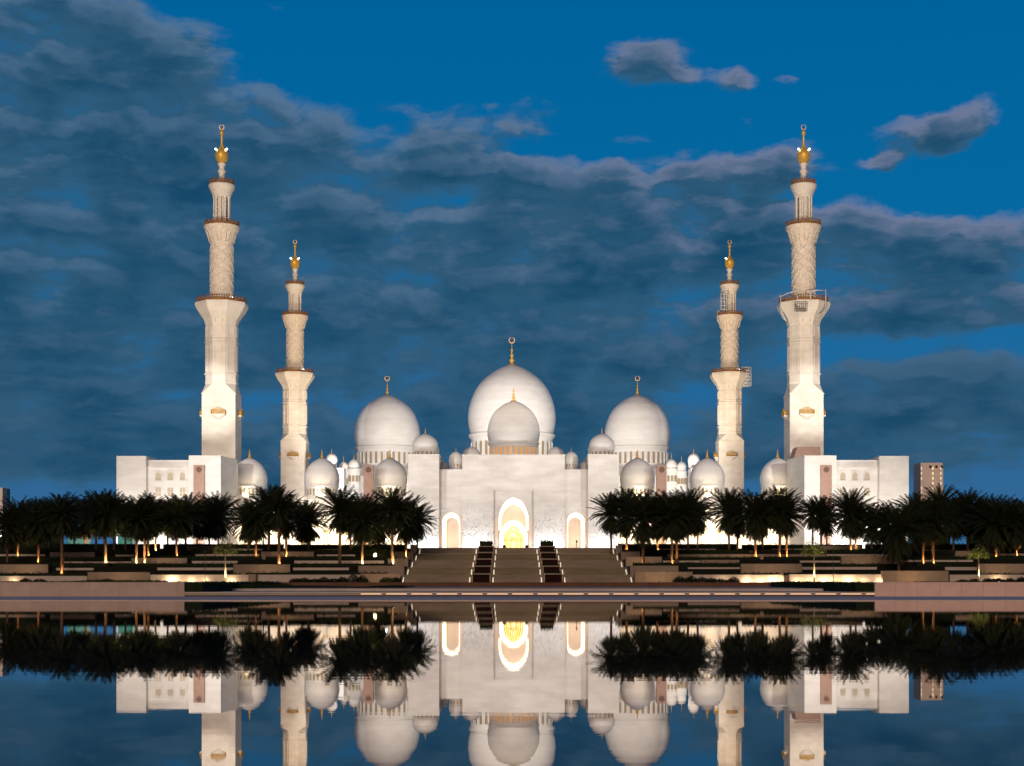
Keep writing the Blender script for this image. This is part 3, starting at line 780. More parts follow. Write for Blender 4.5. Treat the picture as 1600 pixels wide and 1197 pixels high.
# brown block walls get faint path lamps just in front
for i, (px_, D, z_, pw) in enumerate([(q[0], q[1], q[2], q[3] * .6) for q in [(184, 243.5, .5, 160), (600, 243, .5, 220), (1030, 243, .5, 330), (1430, 243.5, .5, 320), (409, 253.5, 2.2, 160), (35, 253.5, 2.2, 170), (1205, 253.5, 2.2, 170), (1565, 253.5, 2.2, 170), (587, 263.5, 4.6, 200), (250, 263.5, 3.6, 120), (1357, 263.5, 3.6, 150), (1000, 263.5, 3.6, 160), (1165, 275.5, 4.9, 170), (450, 275.5, 4.9, 100)]]):
    f = thing('path_lamp', 'low path lamp on the terraces, %s in the lighting plan' % ordinal(i + 1), 'lamp', (PX(px_, D), D, ground_z(D)), group='low path lamps on the terraces')
    f['label'] = 'low path lamp on the terraces before the tan block wall'
    b = MB(); b.lathe([(.06, 0), (.05, .05), (.05, .35), (.09, .38), (.09, .42), (.01, .44)], n=8); b.build('post', metal_d, f)
    light('POINT', 'path_lamp_light', (f.location.x, D, ground_z(D) + .7), pw, (1, .68, .36), size=.2, parent=f)

# ------------------------------------------------------------------ domes, finials, windows
DOME = [(.0, 1.185), (.10, 1.178), (.20, 1.145), (.29, 1.108), (.437, 1.02), (.627, .875), (.758, .729), (.845, .59), (.911, .437), (.96, .29), (.987, .146), (1, 0), (.994, -.12), (.975, -.24), (.945, -.36), (.935, -.39)]
def smooth_prof(p, sub=3):
    out = []
    for i in range(len(p) - 1):
        p0 = p[max(0, i - 1)]; p1 = p[i]; p2 = p[i + 1]; p3 = p[min(len(p) - 1, i + 2)]
        for k in range(sub):
            t = k / sub
            out.append(tuple(.5 * ((2 * p1[j]) + (-p0[j] + p2[j]) * t + (2 * p0[j] - 5 * p1[j] + 4 * p2[j] - p3[j]) * t * t + (-p0[j] + 3 * p1[j] - 3 * p2[j] + p3[j]) * t ** 3) for j in (0, 1)))
    out.append(p[-1]); return [(max(0, a), c) for a, c in out]
DOMES = smooth_prof(DOME)
def crescent(mb, z, r, cx=0, cy=0):
    n = 22; vs = []
    for k in range(n + 1):
        a = R(-90 + 20) + (2 * PI - R(40)) * k / n - 0  # open at the foot? crescent closes upward
        a = R(90 + 13) + (2 * PI - R(26)) * k / n
        w = r * .26 * (.35 + .65 * math.sin(PI * k / n) ** .8)
        for (rad, dy) in ((r, -.06 * r), (r - w, -.06 * r), (r - w, .06 * r), (r, .06 * r)):
            vs.append((cx + rad * math.cos(a), cy + dy * 2, z + r + rad * math.sin(a)))
    fs = []
    for k in range(n):
        for j in range(4): fs.append((k * 4 + j, k * 4 + (j + 1) % 4, k * 4 + 4 + (j + 1) % 4, k * 4 + 4 + j))
    mb.add(vs, fs, False)
def finial_prof(h, r):
    return [(r * 2.6, -.02 * h), (r * 2.2, .03 * h), (r * 1.1, .07 * h), (r * .7, .12 * h), (r * 1.25, .2 * h), (r * 1.3, .24 * h), (r * .55, .31 * h), (r * .5, .36 * h), (r * .95, .43 * h), (r * .95, .46 * h), (r * .35, .53 * h), (r * .3, .6 * h), (r * .65, .66 * h), (r * .6, .70 * h), (r * .2, .76 * h), (r * .12, .9 * h), (r * .03, 1.0 * h)]
def dome(parent, cx, cy, Rr, ztop, zbase, nwin=0, wmat=None, fin=None, cres=False, vs=1.0, m=None, n=40, wh=(.58, .93), shape='dome'):
    """a dome with its apex at ztop standing on a drum that comes down to zbase"""
    m = m or marble_d
    px0, py0, pz0 = 0, 0, 0
    zm = ztop - 1.185 * Rr * vs
    b = MB(); b.lathe([(r * Rr, zm + z * Rr * vs) for r, z in reversed(DOMES)], cx, cy, 0, n)
    d = b.build(shape, m, parent)
    b = MB()
    dr = [(.955, -.39), (.985, -.40), (.985, -.455), (.955, -.47), (.93, -.52), (.915, -.56), (.915, -.58)]
    zb_ = (zbase - zm) / (Rr * vs)
    prof = [(r * Rr, zm + z * Rr * vs) for r, z in dr if z > zb_ + .01]
    if zb_ < -.6: prof += [(.90 * Rr, zm - .585 * Rr * vs), (.90 * Rr, zbase)]
    else: prof += [(prof[-1][0] if prof else .93 * Rr, zbase)]
    b.lathe(list(reversed(prof)), cx, cy, 0, n); du = b.build('drum', m, parent)
    if nwin:
        z1 = zm - wh[0] * Rr * vs; z0 = max(zbase + .05, zm - wh[1] * Rr * vs)
        hw = .9 * Rr * math.sin(PI / nwin) * .42
        wb = MB(); fr = arch_pts(0, hw, z0, z1 - hw * 1.2, z1, n=5)
        wb.poly_extrude(fr, -.05, .3)
        wme = None
        for k in range(nwin):
            a = 2 * PI * (k + .5) / nwin
            if math.sin(a) > .35: continue                   # the far side of the drum is never looked at
            if wme is None:
                o = wb.build('window', wmat, du); wme = o
            else:
                o = wme.copy(); COL.objects.link(o); o.parent = du
            o.location = (cx + (.9 * Rr + .0) * math.cos(a), cy + (.9 * Rr) * math.sin(a), 0)
            o.rotation_euler = (0, 0, a + PI / 2)
        # little engaged columns between windows
        cb = MB()
        for k in range(nwin):
            a = 2 * PI * k / nwin
            cb.lathe([(hw * .28, z0), (hw * .28, z1)], cx + .925 * Rr * math.cos(a), cy + .925 * Rr * math.sin(a), 0, 6)
        cb.build('columns', m, du)
    if fin:
        h, r = fin
        b = MB(); b.lathe([(a, ztop + z) for a, z in finial_prof(h, r)], cx, cy, 0, 12)
        f = b.build('finial', gold, d)
        if cres:
            b = MB(); crescent(b, ztop + h * .98, cres, cx, cy); b.build('crescent', gold, f)
    return d

# ------------------------------------------------------------------ entrance gate
GD = 355.0
gate = thing('entrance_gate', 'tall white marble gatehouse with lit arched portal at the head of the stairs', 'gatehouse', (0, 0, 7.2))
gate.location = (.22, 0, 0)
g_ = GD / F
ztop = PZ(712, GD); zlow = PZ(733, GD); z0 = 7.2
inl = mat('inlaid_marble', (.76, .735, .71), .45)
def inlay(m):
    nt = m.node_tree; bs = nt.nodes['Principled BSDF']; tc = nt.nodes.new('ShaderNodeTexCoord')
    n = nt.nodes.new('ShaderNodeTexNoise'); n.inputs['Scale'].default_value = 1.7; n.inputs['Detail'].default_value = 4; n.inputs['Distortion'].default_value = 2.2
    nt.links.new(tc.outputs['Object'], n.inputs['Vector'])
    r = nt.nodes.new('ShaderNodeMapRange'); r.inputs[1].default_value = .56; r.inputs[2].default_value = .60; nt.links.new(n.outputs[0], r.inputs[0])
    sp = nt.nodes.new('ShaderNodeSeparateXYZ'); nt.links.new(tc.outputs['Object'], sp.inputs[0])
    h = nt.nodes.new('ShaderNodeMapRange'); h.inputs[1].default_value = 21; h.inputs[2].default_value = 12; nt.links.new(sp.outputs[2], h.inputs[0])
    mu = nt.nodes.new('ShaderNodeMath'); mu.operation = 'MULTIPLY'; nt.links.new(r.outputs[0], mu.inputs[0]); nt.links.new(h.outputs[0], mu.inputs[1])
    n2 = nt.nodes.new('ShaderNodeTexNoise'); n2.inputs['Scale'].default_value = .16; n2.inputs['Detail'].default_value = 6
    mp = nt.nodes.new('ShaderNodeMapping'); mp.inputs['Scale'].default_value = (1, 1, 3.4); nt.links.new(tc.outputs['Object'], mp.inputs[0]); nt.links.new(mp.outputs[0], n2.inputs['Vector'])
    mx0 = nt.nodes.new('ShaderNodeMix'); mx0.data_type = 'RGBA'; mx0.inputs[6].default_value = (.83, .80, .755, 1); mx0.inputs[7].default_value = (.70, .665, .62, 1)
    r2 = nt.nodes.new('ShaderNodeMapRange'); r2.inputs[1].default_value = .38; r2.inputs[2].default_value = .64; nt.links.new(n2.outputs[0], r2.inputs[0]); nt.links.new(r2.outputs[0], mx0.inputs[0])
    mx = nt.nodes.new('ShaderNodeMix'); mx.data_type = 'RGBA'; nt.links.new(mu.outputs[0], mx.inputs[0]); nt.links.new(mx0.outputs[2], mx.inputs[6]); mx.inputs[7].default_value = (.36, .36, .38, 1)
    nt.links.new(mx.outputs[2], bs.inputs['Base Color'])
inlay(inl); brickify(inl, 2.4, 1.2, .012, .87)
W = 80 * g_
hp, zp = 31 * g_, PZ(767, GD)                 # portal frame recess
# central wall: plain wall left and right of the framed recess and above it
b = MB(); b.poly_extrude([(-W, z0), (-hp, z0), (-hp, zp), (hp, zp), (hp, z0), (W, z0), (W, ztop), (-W, ztop)], GD, GD + 1.2); b.build('front_wall', inl, gate)
b = MB(); b.box(-W, W, GD + 1.2, GD + 7, zp + .5, ztop - .002); b.box(-W, -hp - 1, GD + 1.2, GD + 26, z0, zp + .5); b.box(hp + 1, W, GD + 1.2, GD + 26, z0, zp + .5); b.box(-W, W, GD + 7, GD + 26, zp + .5, ztop - .002)
b.build('block', marble, gate)
b = MB(); b.box(-W - .12, W + .12, GD - .12, GD + 26.2, ztop, ztop + .25); b.build('parapet', marble, gate)
# portal: outer arch, painted glow band, inner arch, painted glow band, doors
oa = (0, 23.5 * g_, PZ(822, GD), PZ(777, GD))
ia = (0, 22.5 * g_, PZ(848, GD), PZ(812, GD))
portal = MB(); arch_wall(portal, -hp, hp, z0, zp, GD + .45, GD + 2.2, [oa]); po = portal.build('portal', inl, gate)
b = MB(); b.box(-hp + .02, -oa[1] - .12, GD + .36, GD + .5, z0, PZ(808, GD)); b.box(oa[1] + .12, hp - .02, GD + .36, GD + .5, z0, PZ(808, GD)); b.build('portal_jamb', peach, po)
b = MB(); arch_band(b, oa[0], oa[1] + .03, oa[2] - .9, oa[2], oa[3] + .03, .62, GD + 2.25, GD + 2.6, 2.6); b.build('painted_reveal_glow', cove, po)  # glow of the bright reveal, put in as an emissive band
b = MB(); arch_wall(b, -hp, hp, z0, zp, GD + 3.4, GD + 4.4, [ia]); b.build('inner_wall', peach, po)
b = MB(); arch_band(b, ia[0], ia[1] + .05, z0, ia[2], ia[3], 1.05, GD + 4.45, GD + 4.8); b.build('painted_reveal_glow', cove, po)
b = MB(); b.box(-hp, hp, GD + 6.0, GD + 6.2, z0, zp); b.build('doorway', door_glow, po)
b = MB()
for x in (-2.1, -.7, .7, 2.1): b.box(x - .05, x + .05, GD + 5.9, GD + 6.0, z0, z0 + 5)
b.box(-hp, hp, GD + 5.9, GD + 6.0, z0 + 3.1, z0 + 3.25); b.build('door_frame', gold, po)
for (hw_, zt_) in ((2.7, PZ(822, GD)), (1.75, PZ(829, GD)), (.85, PZ(838, GD))):
    b = MB(); arch_band(b, 0, hw_, z0, zt_ - 2.4, zt_, .16, GD + 5.6, GD + 5.8); b.build('gilded_arch', gold, po)
b = MB()
for k in range(-6, 7): b.tube([(k * .55, GD + 5.95, z0 + 3.2), (k * .55 + .9, GD + 5.95, z0 + 8)], .045, 4); b.tube([(k * .55, GD + 5.95, z0 + 3.2), (k * .55 - .9, GD + 5.95, z0 + 8)], .045, 4)
b.build('door_lattice', gold, po)
b = MB(); b.box(-hp - .2, -hp, GD - .1, GD + 1, z0, zp + .2); b.box(hp, hp + .2, GD - .1, GD + 1, z0, zp + .2); b.build('portal_frame', inl, po)
light('POINT', 'portal_lamp', (.22, GD + 2.9, z0 + 5.5), 700, (1, .72, .38), size=.3, parent=gate)
light('POINT', 'portal_lamp', (.22, GD + 5.2, z0 + 4.5), 90, (1, .72, .38), size=.3, parent=gate)
for s in (-1, 1):
    light('POINT', 'portal_lamp', (s * 98 * g_ + .22, GD + .2, z0 + 3.0), 150, (1, .74, .42), size=.25, parent=gate)
    xa, xb = 80 * g_, 116 * g_
    # side bay with its portal
    cxp = s * 98 * g_; hw = 14 * g_
    b = MB(); x0_, x1_ = (xa, xb) if s > 0 else (-xb, -xa)
    arch_wall(b, x0_ + .003, x1_ - .003, z0, zlow, GD + .9, GD + 3.2, [(cxp, hw, PZ(818, GD), PZ(800, GD))]); b.build('side_bay', inl, gate)
    b = MB(); b.box(x0_, x1_, GD + 3.6, GD + 26, zlow - 9.2, zlow - .01); b.box(x0_, x1_, GD + 3.2, GD + 3.6, zlow - 8, zlow - .01); b.build('side_block', marble, gate)
    b = MB()
    for q in (-1, 1): b.box(cxp + q * (hw + .35) - .32, cxp + q * (hw + .35) + .32, GD + .75, GD + 1.5, z0, PZ(806, GD))
    b.build('side_portal_frame', peach, gate)
    b = MB(); arch_band(b, cxp, hw + .02, z0, PZ(818, GD), PZ(800, GD), .9, GD + 3.25, GD + 3.5)  # side reveal's glow painted as an emissive arch band
    b.build('painted_reveal_glow', cove, gate)
    b = MB(); b.poly_extrude(arch_pts(cxp - s * .42, hw * .66, z0, PZ(824, GD), PZ(808, GD)), GD + 2.9, GD + 3.1); b.build('door_panel', peach, gate)  # set off centre, leaving the painted glow wider on the outer side
    b = MB(); b.box(x0_, x1_, GD + 5.2, GD + 5.4, z0, zlow - 9); b.build('niche_wall', peach, gate)
    # wide corner tower
    xc0, xc1 = 116 * g_, 164 * g_
    x0_, x1_ = (xc0, xc1) if s > 0 else (-xc1, -xc0)
    b = MB(); b.box(x0_, x1_, GD - 1.5, GD + 22, z0, ztop - .01); b.build('corner_tower', inl, gate)
    b = MB(); b.box(x0_ - .1, x1_ + .1, GD - 1.6, GD + 22.1, ztop - .01, ztop + .22); b.build('parapet', marble, gate)
    dome(gate, s * 138 * g_ * 362 / 355, 362, 20 * 362 / F, PZ(678, 362), ztop, 16, win_dim, (PZ(669, 362) - PZ(679, 362), .12), vs=.8, n=28)
    dome(gate, s * 134 * g_ * 366 / 355 , 369, 17 * 369 / F, PZ(688, 369), ztop, 0, win_dim, None, vs=.8, n=24)
    dome(gate, s * 90 * 360 / F, 360, 11.3 * 360 / F, PZ(705.5, 360), zlow, 12, win_dim, (PZ(699, 360) - PZ(706, 360), .09), n=24)
    dome(gate, s * 66 * 374 / F, 374, 15 * 374 / F, PZ(698, 374), ztop, 0, win_dim, None, n=24, vs=.9)
    # narrow link with rounded top between the side bay and the corner tower
    b = MB(); b.lathe([(1.3, zlow - 3), (1.3, zlow + 1.6), (1.1, zlow + 2.1), (.4, zlow + 2.4), (0, zlow + 2.45)], s * 111 * 364 / F, 364, 0, 16); b.build('turret', marble_d, gate)
dome(gate, 0 * 372 / F, 372, 41 * 372 / F, PZ(627, 372), ztop, 28, win_amber, (PZ(605, 372) - PZ(628, 372), .32), wh=(.6, .95), n=48)

# ------------------------------------------------------------------ prayer hall
HD = 574.0
hall = thing('prayer_hall', 'white prayer hall with three great marble domes behind the gatehouse', 'mosque hall')
b = MB(); b.box(-63, 63, 545, 612, 7.2, 37); b.build('wall', marble, hall)
b = MB(); b.box(-63.4, 63.4, 544.6, 612, 37, 38.2); b.build('parapet', marble, hall)
for s in (-1, 1):
    b = MB(); b.box(s * 47.3 - 13, s * 47.3 + 13, 561, 587, 37, 42); b.build('dome_plinth', marble, hall)
b = MB(); b.box(-19, 19, 555, 593, 37, 44); b.build('dome_plinth', marble, hall)
dome(hall, -.3, HD, 68.6 * HD / F, PZ(571, HD), 43.9, 32, win_dim, (PZ(537, HD) - PZ(572, HD), .75), 1.15, n=72)
dome(hall, -196 * HD / F, HD, 51.5 * HD / F, PZ(618, HD), 42, 32, win_dim, (PZ(596, HD) - PZ(619, HD), .45), .95, n=64)
dome(hall, 195 * HD / F, HD, 51.5 * HD / F, PZ(618, HD), 42, 32, win_dim, (PZ(596, HD) - PZ(619, HD), .45), .95, n=64)
for s in (-1, 1):
    for (dx, D, Rp, yt) in ((248, 520, 8.8, 717), (264, 520, 7.5, 721)):
        b = MB(); X_ = s * dx * D / F; Rm = Rp * D / F
        b.lathe([(Rm * 1.12, 7.2), (Rm * 1.12, PZ(yt + 17, D)), (Rm * 1.2, PZ(yt + 16.5, D)), (Rm * 1.2, PZ(yt + 15.5, D)), (Rm, PZ(yt + 15.5, D))], X_, D, 0, 20); tw = b.build('turret', marble, hall)
        for k in range(5):
            a = R(-90 + (k - 2) * 34); o = MB(); hw = .5
            o.poly_extrude(arch_pts(0, hw, PZ(yt + 36, D), PZ(yt + 29, D), PZ(yt + 26, D), n=4), -.06, .2)
            q = o.build('window', win_dim, tw, (X_ + Rm * 1.12 * math.cos(a), D + Rm * 1.12 * math.sin(a), 0), a + PI / 2)
        dome(hall, X_, D, Rm, PZ(yt, D), PZ(yt + 15.5, D), 0, None, (2.2, .12), n=24)
    X_ = s * 284 * 500 / F
    b = MB(); b.box(X_ - 3.2 + s * 1.8, X_ + 3.2 - s * 1.2, 498, 506, 7.2, PZ(731, 498)); b.build('pavilion', marble, hall)
    dome(hall, X_, 502, 9.3 * 502 / F, PZ(708, 502), PZ(731, 502), 0, None, (1.6, .12), n=24)

# ------------------------------------------------------------------ front arcades with domes, side arcades
AD = 366.0
def crenels(mb, x0, x1, y, z, step=.62, h=.85):
    x = x0 + step / 2
    while x < x1 - step / 2:
        w = step * .34
        mb.poly_extrude([(x - w, z), (x + w, z), (x + w, z + h * .5), (x, z + h), (x - w, z + h * .5)], y, y + .3); x += step
for s, nm in ((-1, 'left'), (1, 'right')):
    ar = thing('arcade', 'brightly lit white arcade with small domes between the gatehouse and the %s wing' % nm, 'arcade')
    xin, xout = 165 * AD / F, 450 * AD / F
    zt = PZ(781, AD)
    x0_, x1_ = (xin, xout) if s > 0 else (-xout, -xin)
    n = 9; bay = (x1_ - x0_) / n
    ops = [(x0_ + bay * (k + .5), bay * .33, 13.2, 15.6) for k in range(n)]
    b = MB(); arch_wall(b, x0_, x1_, 7.2, zt, AD, AD + .9, ops); b.build('arcade_wall', marble, ar)
    b = MB(); b.box(x0_, x1_, AD + .9, AD + 9, zt - 1.2, zt - .3); b.box(x0_, x1_, AD + 8.2, AD + 9, 7.2, zt - 1.2); b.build('gallery', marble, ar)
    b = MB(); b.box(x0_, x1_, AD - .12, AD + .2, zt, zt + .22); crenels(b, x0_, x1_, AD - .05, zt + .22); b.build('crenellation', marble, ar)
    for k in range(n + 1):
        b = MB(); xx = x0_ + bay * k; b.lathe([(.42, 7.2), (.42, 7.6), (.3, 7.8), (.27, 12.3), (.45, 12.7), (.45, 12.95)], xx, AD - .35, 0, 10)
        c_ = b.build('column', marble, ar)
        b = MB(); b.lathe([(.3, 12.25), (.5, 12.5), (.62, 12.8), (.3, 12.85)], xx, AD - .35, 0, 10); b.build('gilt_capital', gold, c_)
    for dx in (411, 298, 192):
        D = 371
        X_ = s * (dx if not (s > 0 and dx == 298) else 304) * D / F
        if s > 0 and dx == 411: X_ = 414 * D / F
        if s > 0 and dx == 192: X_ = 195 * D / F
        dome(ar, X_, D, 27.5 * D / F, PZ(716, D), PZ(778, D), 24, win_dim, (PZ(702, D) - PZ(717, D), .28), n=44)
        light('POINT', 'dome_foot_lamp', (X_, AD + .7, zt + 1.2), 420, (1.0, .84, .52), size=.25, parent=ar)
    # tall pink panelled pier
    xp = (575.5 - 801) if s < 0 else (1034 - 801)
    t = MB(); X_ = xp * 362 / F; t.box(X_ - 1.15, X_ + 1.15, 362, 364, 7.2, PZ(727, 362)); p_ = t.build('panelled_pier', panel, ar)
    t = MB(); Z_ = PZ(734, 362); t.box(X_ - .55, X_ + .55, 361.9, 361.99, Z_ - .55, Z_ + .55); t.poly_extrude([(X_, Z_ - .8), (X_ + .8, Z_), (X_, Z_ + .8), (X_ - .8, Z_)], 361.8, 361.9); t.build('carved_rosette', emb, p_)
    # inner gallery lamps
    for k in range(n):
        light('POINT', 'gallery_lamp', (x0_ + bay * (k + .5), AD + 4.2, 13.5), 3000, (1.0, .76, .48), size=.3, parent=ar)
    # side arcade running back along the court
    sa = thing('side_arcade', 'long white arcade along the %s side of the court, behind the front one' % nm, 'arcade')
    b = MB(); xs = s * 73; b.box(xs - 5, xs + 5, 392, 545, 7.2, 19.6); b.build('gallery', marble, sa)
    b = MB(); crenels(b, xs - 5, xs + 5, 391.9, 19.6); b.build('crenellation', marble, sa)

# ------------------------------------------------------------------ wings
WD = 350.0
def wing(s):
    nm = 'left' if s < 0 else 'right'
    w = thing('wing_building', 'flat roofed white marble wing with small windows at the far %s of the mosque' % nm, 'building')
    # outlines measured from the axis outwards
    def X(px_): return s * px_ * WD / F
    def bx(mb, a, c, y0, y1, za, zb): 
        x0, x1 = sorted((X(a), X(c))); mb.box(x0, x1, y0, y1, za, zb)
    zt, zc = PZ(712.5, WD), PZ(718, WD)
    b = MB(); bx(b, 573, 619, WD, WD + 13, 7.2, zt); b.build('outer_block', marble, w)
    b = MB(); bx(b, 456, 506, WD, WD + 12, 7.2, zt); b.build('inner_block', marble, w)
    b = MB(); bx(b, 506, 573, WD + 1.6, WD + 12, 7.2, zc); c = b.build('centre_wall', marble, w)
    b = MB(); bx(b, 506, 573, WD + 1.2, WD + 1.6, PZ(730, WD), PZ(728.6, WD)); b.build('cornice', marble, c)
    # chamfered inner return
    b = MB(); x0, x1 = X(456), X(444)
    b.add([(x0, WD, 7.2), (x1, WD + 8, 7.2), (x1, WD + 8, zt), (x0, WD, zt), (x0, WD + 12, zt), (x1, WD + 12, zt), (x1, WD + 12, 7.2), (x0, WD + 12, 7.2)], [(0, 1, 2, 3), (3, 2, 5, 4), (1, 6, 5, 2), (0, 7, 6, 1), (6, 7, 4, 5), (7, 0, 3, 4)]); b.build('return_wall', marble, w)
    for dx in (518, 537, 556):
        hw = .62
        b = MB(); b.poly_extrude(arch_pts(X(dx), hw, PZ(750, WD), PZ(743, WD), PZ(737, WD), n=6), WD + 1.5, WD + 1.62); wi = b.build('arched_window', win_grey, c)
        b = MB(); arch_band(b, X(dx), hw + .18, PZ(750, WD), PZ(743, WD), PZ(735.8, WD), .18, WD + 1.42, WD + 1.6); b.box(X(dx) - hw - .2, X(dx) + hw + .2, WD + 1.35, WD + 1.6, PZ(751, WD), PZ(750, WD)); b.build('frame', marble, wi)
        b = MB(); b.box(X(dx) - hw, X(dx) + hw, WD + 1.5, WD + 1.62, PZ(775, WD), PZ(762, WD)); wi = b.build('square_window', win_grey, c)
        b = MB()
        b.box(X(dx) - hw - .16, X(dx) - hw, WD + 1.42, WD + 1.6, PZ(775, WD), PZ(762, WD)); b.box(X(dx) + hw, X(dx) + hw + .16, WD + 1.42, WD + 1.6, PZ(775, WD), PZ(762, WD))
        b.box(X(dx) - .05, X(dx) + .05, WD + 1.45, WD + 1.5, PZ(775, WD), PZ(762, WD)); b.box(X(dx) - hw, X(dx) + hw, WD + 1.45, WD + 1.5, PZ(769, WD), PZ(768.4, WD)); b.build('frame', marble, wi)
    b = MB(); bx(b, 481, 498, WD - .5, WD, 7.2, PZ(727, WD)); p_ = b.build('panelled_pier', panel, w)
    b = MB(); xx = X(489.5); Z_ = PZ(734, WD); b.box(xx - .5, xx + .5, WD - .6, WD - .5, Z_ - .5, Z_ + .5); b.poly_extrude([(xx, Z_ - .75), (xx + .75, Z_), (xx, Z_ + .75), (xx - .75, Z_)], WD - .7, WD - .6); b.build('carved_rosette', emb, p_)
    b = MB(); bx(b, 456, 506, WD + .2, WD + 12.1, zt, zt + .15); b.build('parapet', marble, w)
    if s > 0:
        b = MB(); D = 366
        xa, xb, xc = (1246 - CX) * D / F, (1282 - CX) * D / F, (1238 - CX) * D / F
        b.poly_extrude([(xc, PZ(724, D)), (xb, PZ(724, D)), (xb, PZ(698, D)), (xa, PZ(698, D))], D, D + 6); b.build('roof_hut', panel, w)
    return w
wing(-1); wing(1)

# ------------------------------------------------------------------ minarets
MD = 383.0
def make_minaret():
    t = thing('minaret', 'x', 'minaret', (0, 0, 7.2), group='minarets')
    k = MD / F
    def z(y): return PZ(y, MD) - 7.2
    def r(w): return w * k / 2
    b = MB(); hw = r(52); b.box(-hw, hw, -hw, hw, 0, z(617)); 
    # pyramidal chamfers from square to octagon
    o8 = r(47) / math.cos(PI / 8)
    ring0 = [(hw, -hw * .98), (hw, hw * .98), (hw * .98, hw), (-hw * .98, hw), (-hw, hw * .98), (-hw, -hw * .98), (-hw * .98, -hw), (hw * .98, -hw)]
    ring1 = [(o8 * math.cos(PI / 8 * (2 * q - 1)), o8 * math.sin(PI / 8 * (2 * q - 1))) for q in range(8)]
    vs = [(x, y, z(617)) for x, y in ring0] + [(x, y, z(602)) for x, y in ring1]
    b.add(vs, [(q, (q + 1) % 8, 8 + (q + 1) % 8, 8 + q) for q in range(8)] + [tuple(range(8, 16))])
    sq = b.build('square_shaft', marble_w, t)
    b = MB()
    for (y0, y1) in ((619, 617.4),): b.box(-hw - .12, hw + .12, -hw - .12, hw + .12, z(y0), z(y1))
    b.build('moulding', marble_w, sq)
    # octagonal shaft and corbelled gallery
    b = MB(); pr = [(r(46.5), 602.5), (r(48), 600), (r(48), 598), (r(47), 597), (r(47), 588), (r(50), 587), (r(50), 585), (r(47), 584), (r(47), 538), (r(50), 537), (r(50), 535.5), (r(47), 535), (r(47), 533), (r(49), 532), (r(47), 531), (r(47), 509), (r(51), 502), (r(60), 495), (r(70), 487.5), (r(77), 480.5), (r(78), 478), (r(77), 475)]
    c8 = 1 / math.cos(PI / 8); PD = .17
    b.lathe([(a * c8, z(y)) for a, y in pr], n=8, rot=PI / 8, smooth=False); oc = b.build('octagonal_shaft', marble_w, t)
    b = MB()       # raised panels on the faces
    for q in range(8):
        a = PI / 4 * q; d_ = r(47) + .0; side = r(47) * math.tan(PI / 8) * .62
        for (ya, yb) in ((582, 541), (529, 512)):
            for (u0, u1, v0, v1) in ((-side, -side + .12, ya, yb), (side - .12, side, ya, yb), (-side + .12, side - .12, yb + .8, yb), (-side + .12, side - .12, ya, ya - .8)):
                P = []
                for dd in (d_ - .02, d_ + PD):
                    for (u, v) in ((u0, v0), (u1, v0), (u1, v1), (u0, v1)):
                        P.append((math.cos(a) * dd - math.sin(a) * u, math.sin(a) * dd + math.cos(a) * u, z(v)))
                b.add(P, [(4, 5, 6, 7), (0, 3, 2, 1), (0, 1, 5, 4), (1, 2, 6, 5), (2, 3, 7, 6), (3, 0, 4, 7)])
    b.build('panel_moulding', marble_w, oc)
    def rail(name, w, y0, y1, n, par):
        b = MB(); rr = r(w)
        for q in range(n):
            a = 2 * PI * q / n; a2 = 2 * PI * (q + .5) / n
            b.tube([(rr * math.cos(a), rr * math.sin(a), z(y0)), (rr * math.cos(a), rr * math.sin(a), z(y1) + .2)], .10, 5)
            for dz in (0, .5, 1.0):
                zz = z(y0) + (z(y1) - z(y0)) * dz
                an = 2 * PI * (q + 1) / n
                b.tube([(rr * math.cos(a), rr * math.sin(a), zz), (rr * math.cos(an), rr * math.sin(an), zz)], .07, 4)
            for f_ in (.25, .5, .75):
                aa = a + (2 * PI / n) * f_
                b.tube([(rr * math.cos(aa), rr * math.sin(aa), z(y0)), (rr * math.cos(aa), rr * math.sin(aa), z(y1))], .085, 4)
        b.lathe([(rr - .12, z(y0)), (rr - .12, z(y0) + (z(y1) - z(y0)) * .62)], n=n * 2)
        return b.build(name, railm, par)
    rail('railing', 75.5, 475.5, 467, 16, oc)
    b = MB()       # niches on the corbel
    for q in range(8):
        a = PI / 4 * q
        for (wd, yb, yt, dd0, dd1) in ((.92, 507, 483, 1, 1),):
            pts = arch_pts(0, wd, yb, yb - 12, yt, n=6)
            ppts = []
            for (x, yy) in pts:
                # follow the flare
                tt = max(0, min(1, (510 - yy) / 34)); rad = r(47.5) + (r(77) - r(47.5)) * tt ** 1.9
                ppts.append((math.cos(a) * (rad + .06) - math.sin(a) * x, math.sin(a) * (rad + .06) + math.cos(a) * x, z(yy)))
            b.tube(ppts, .1, 4)
    b.build('niche_moulding', carved, oc)
    # round shaft
    b = MB(); b.lathe([(r(36), z(475)), (r(37.5), z(474)), (r(37.5), z(470)), (r(36), z(469)), (r(35.5), z(384)), (r(36), z(380)), (r(41), z(372)), (r(49), z(363)), (r(55.5), z(357)), (r(55.5), z(354.5))], n=28); rs = b.build('round_shaft', carved, t)
    b = MB()
    for hnd in (-1, 1):
        for q in range(7):
            pts = []
            for j in range(25):
                tt = j / 24; a = 2 * PI * q / 7 + hnd * tt * 2 * PI * .75
                rad = r(35.8) + .03; pts.append((rad * math.cos(a), rad * math.sin(a), z(466) + (z(386) - z(466)) * tt))
            b.tube(pts, .10, 4)
    b.build('diamond_ribs', marble_w, rs)
    b = MB()
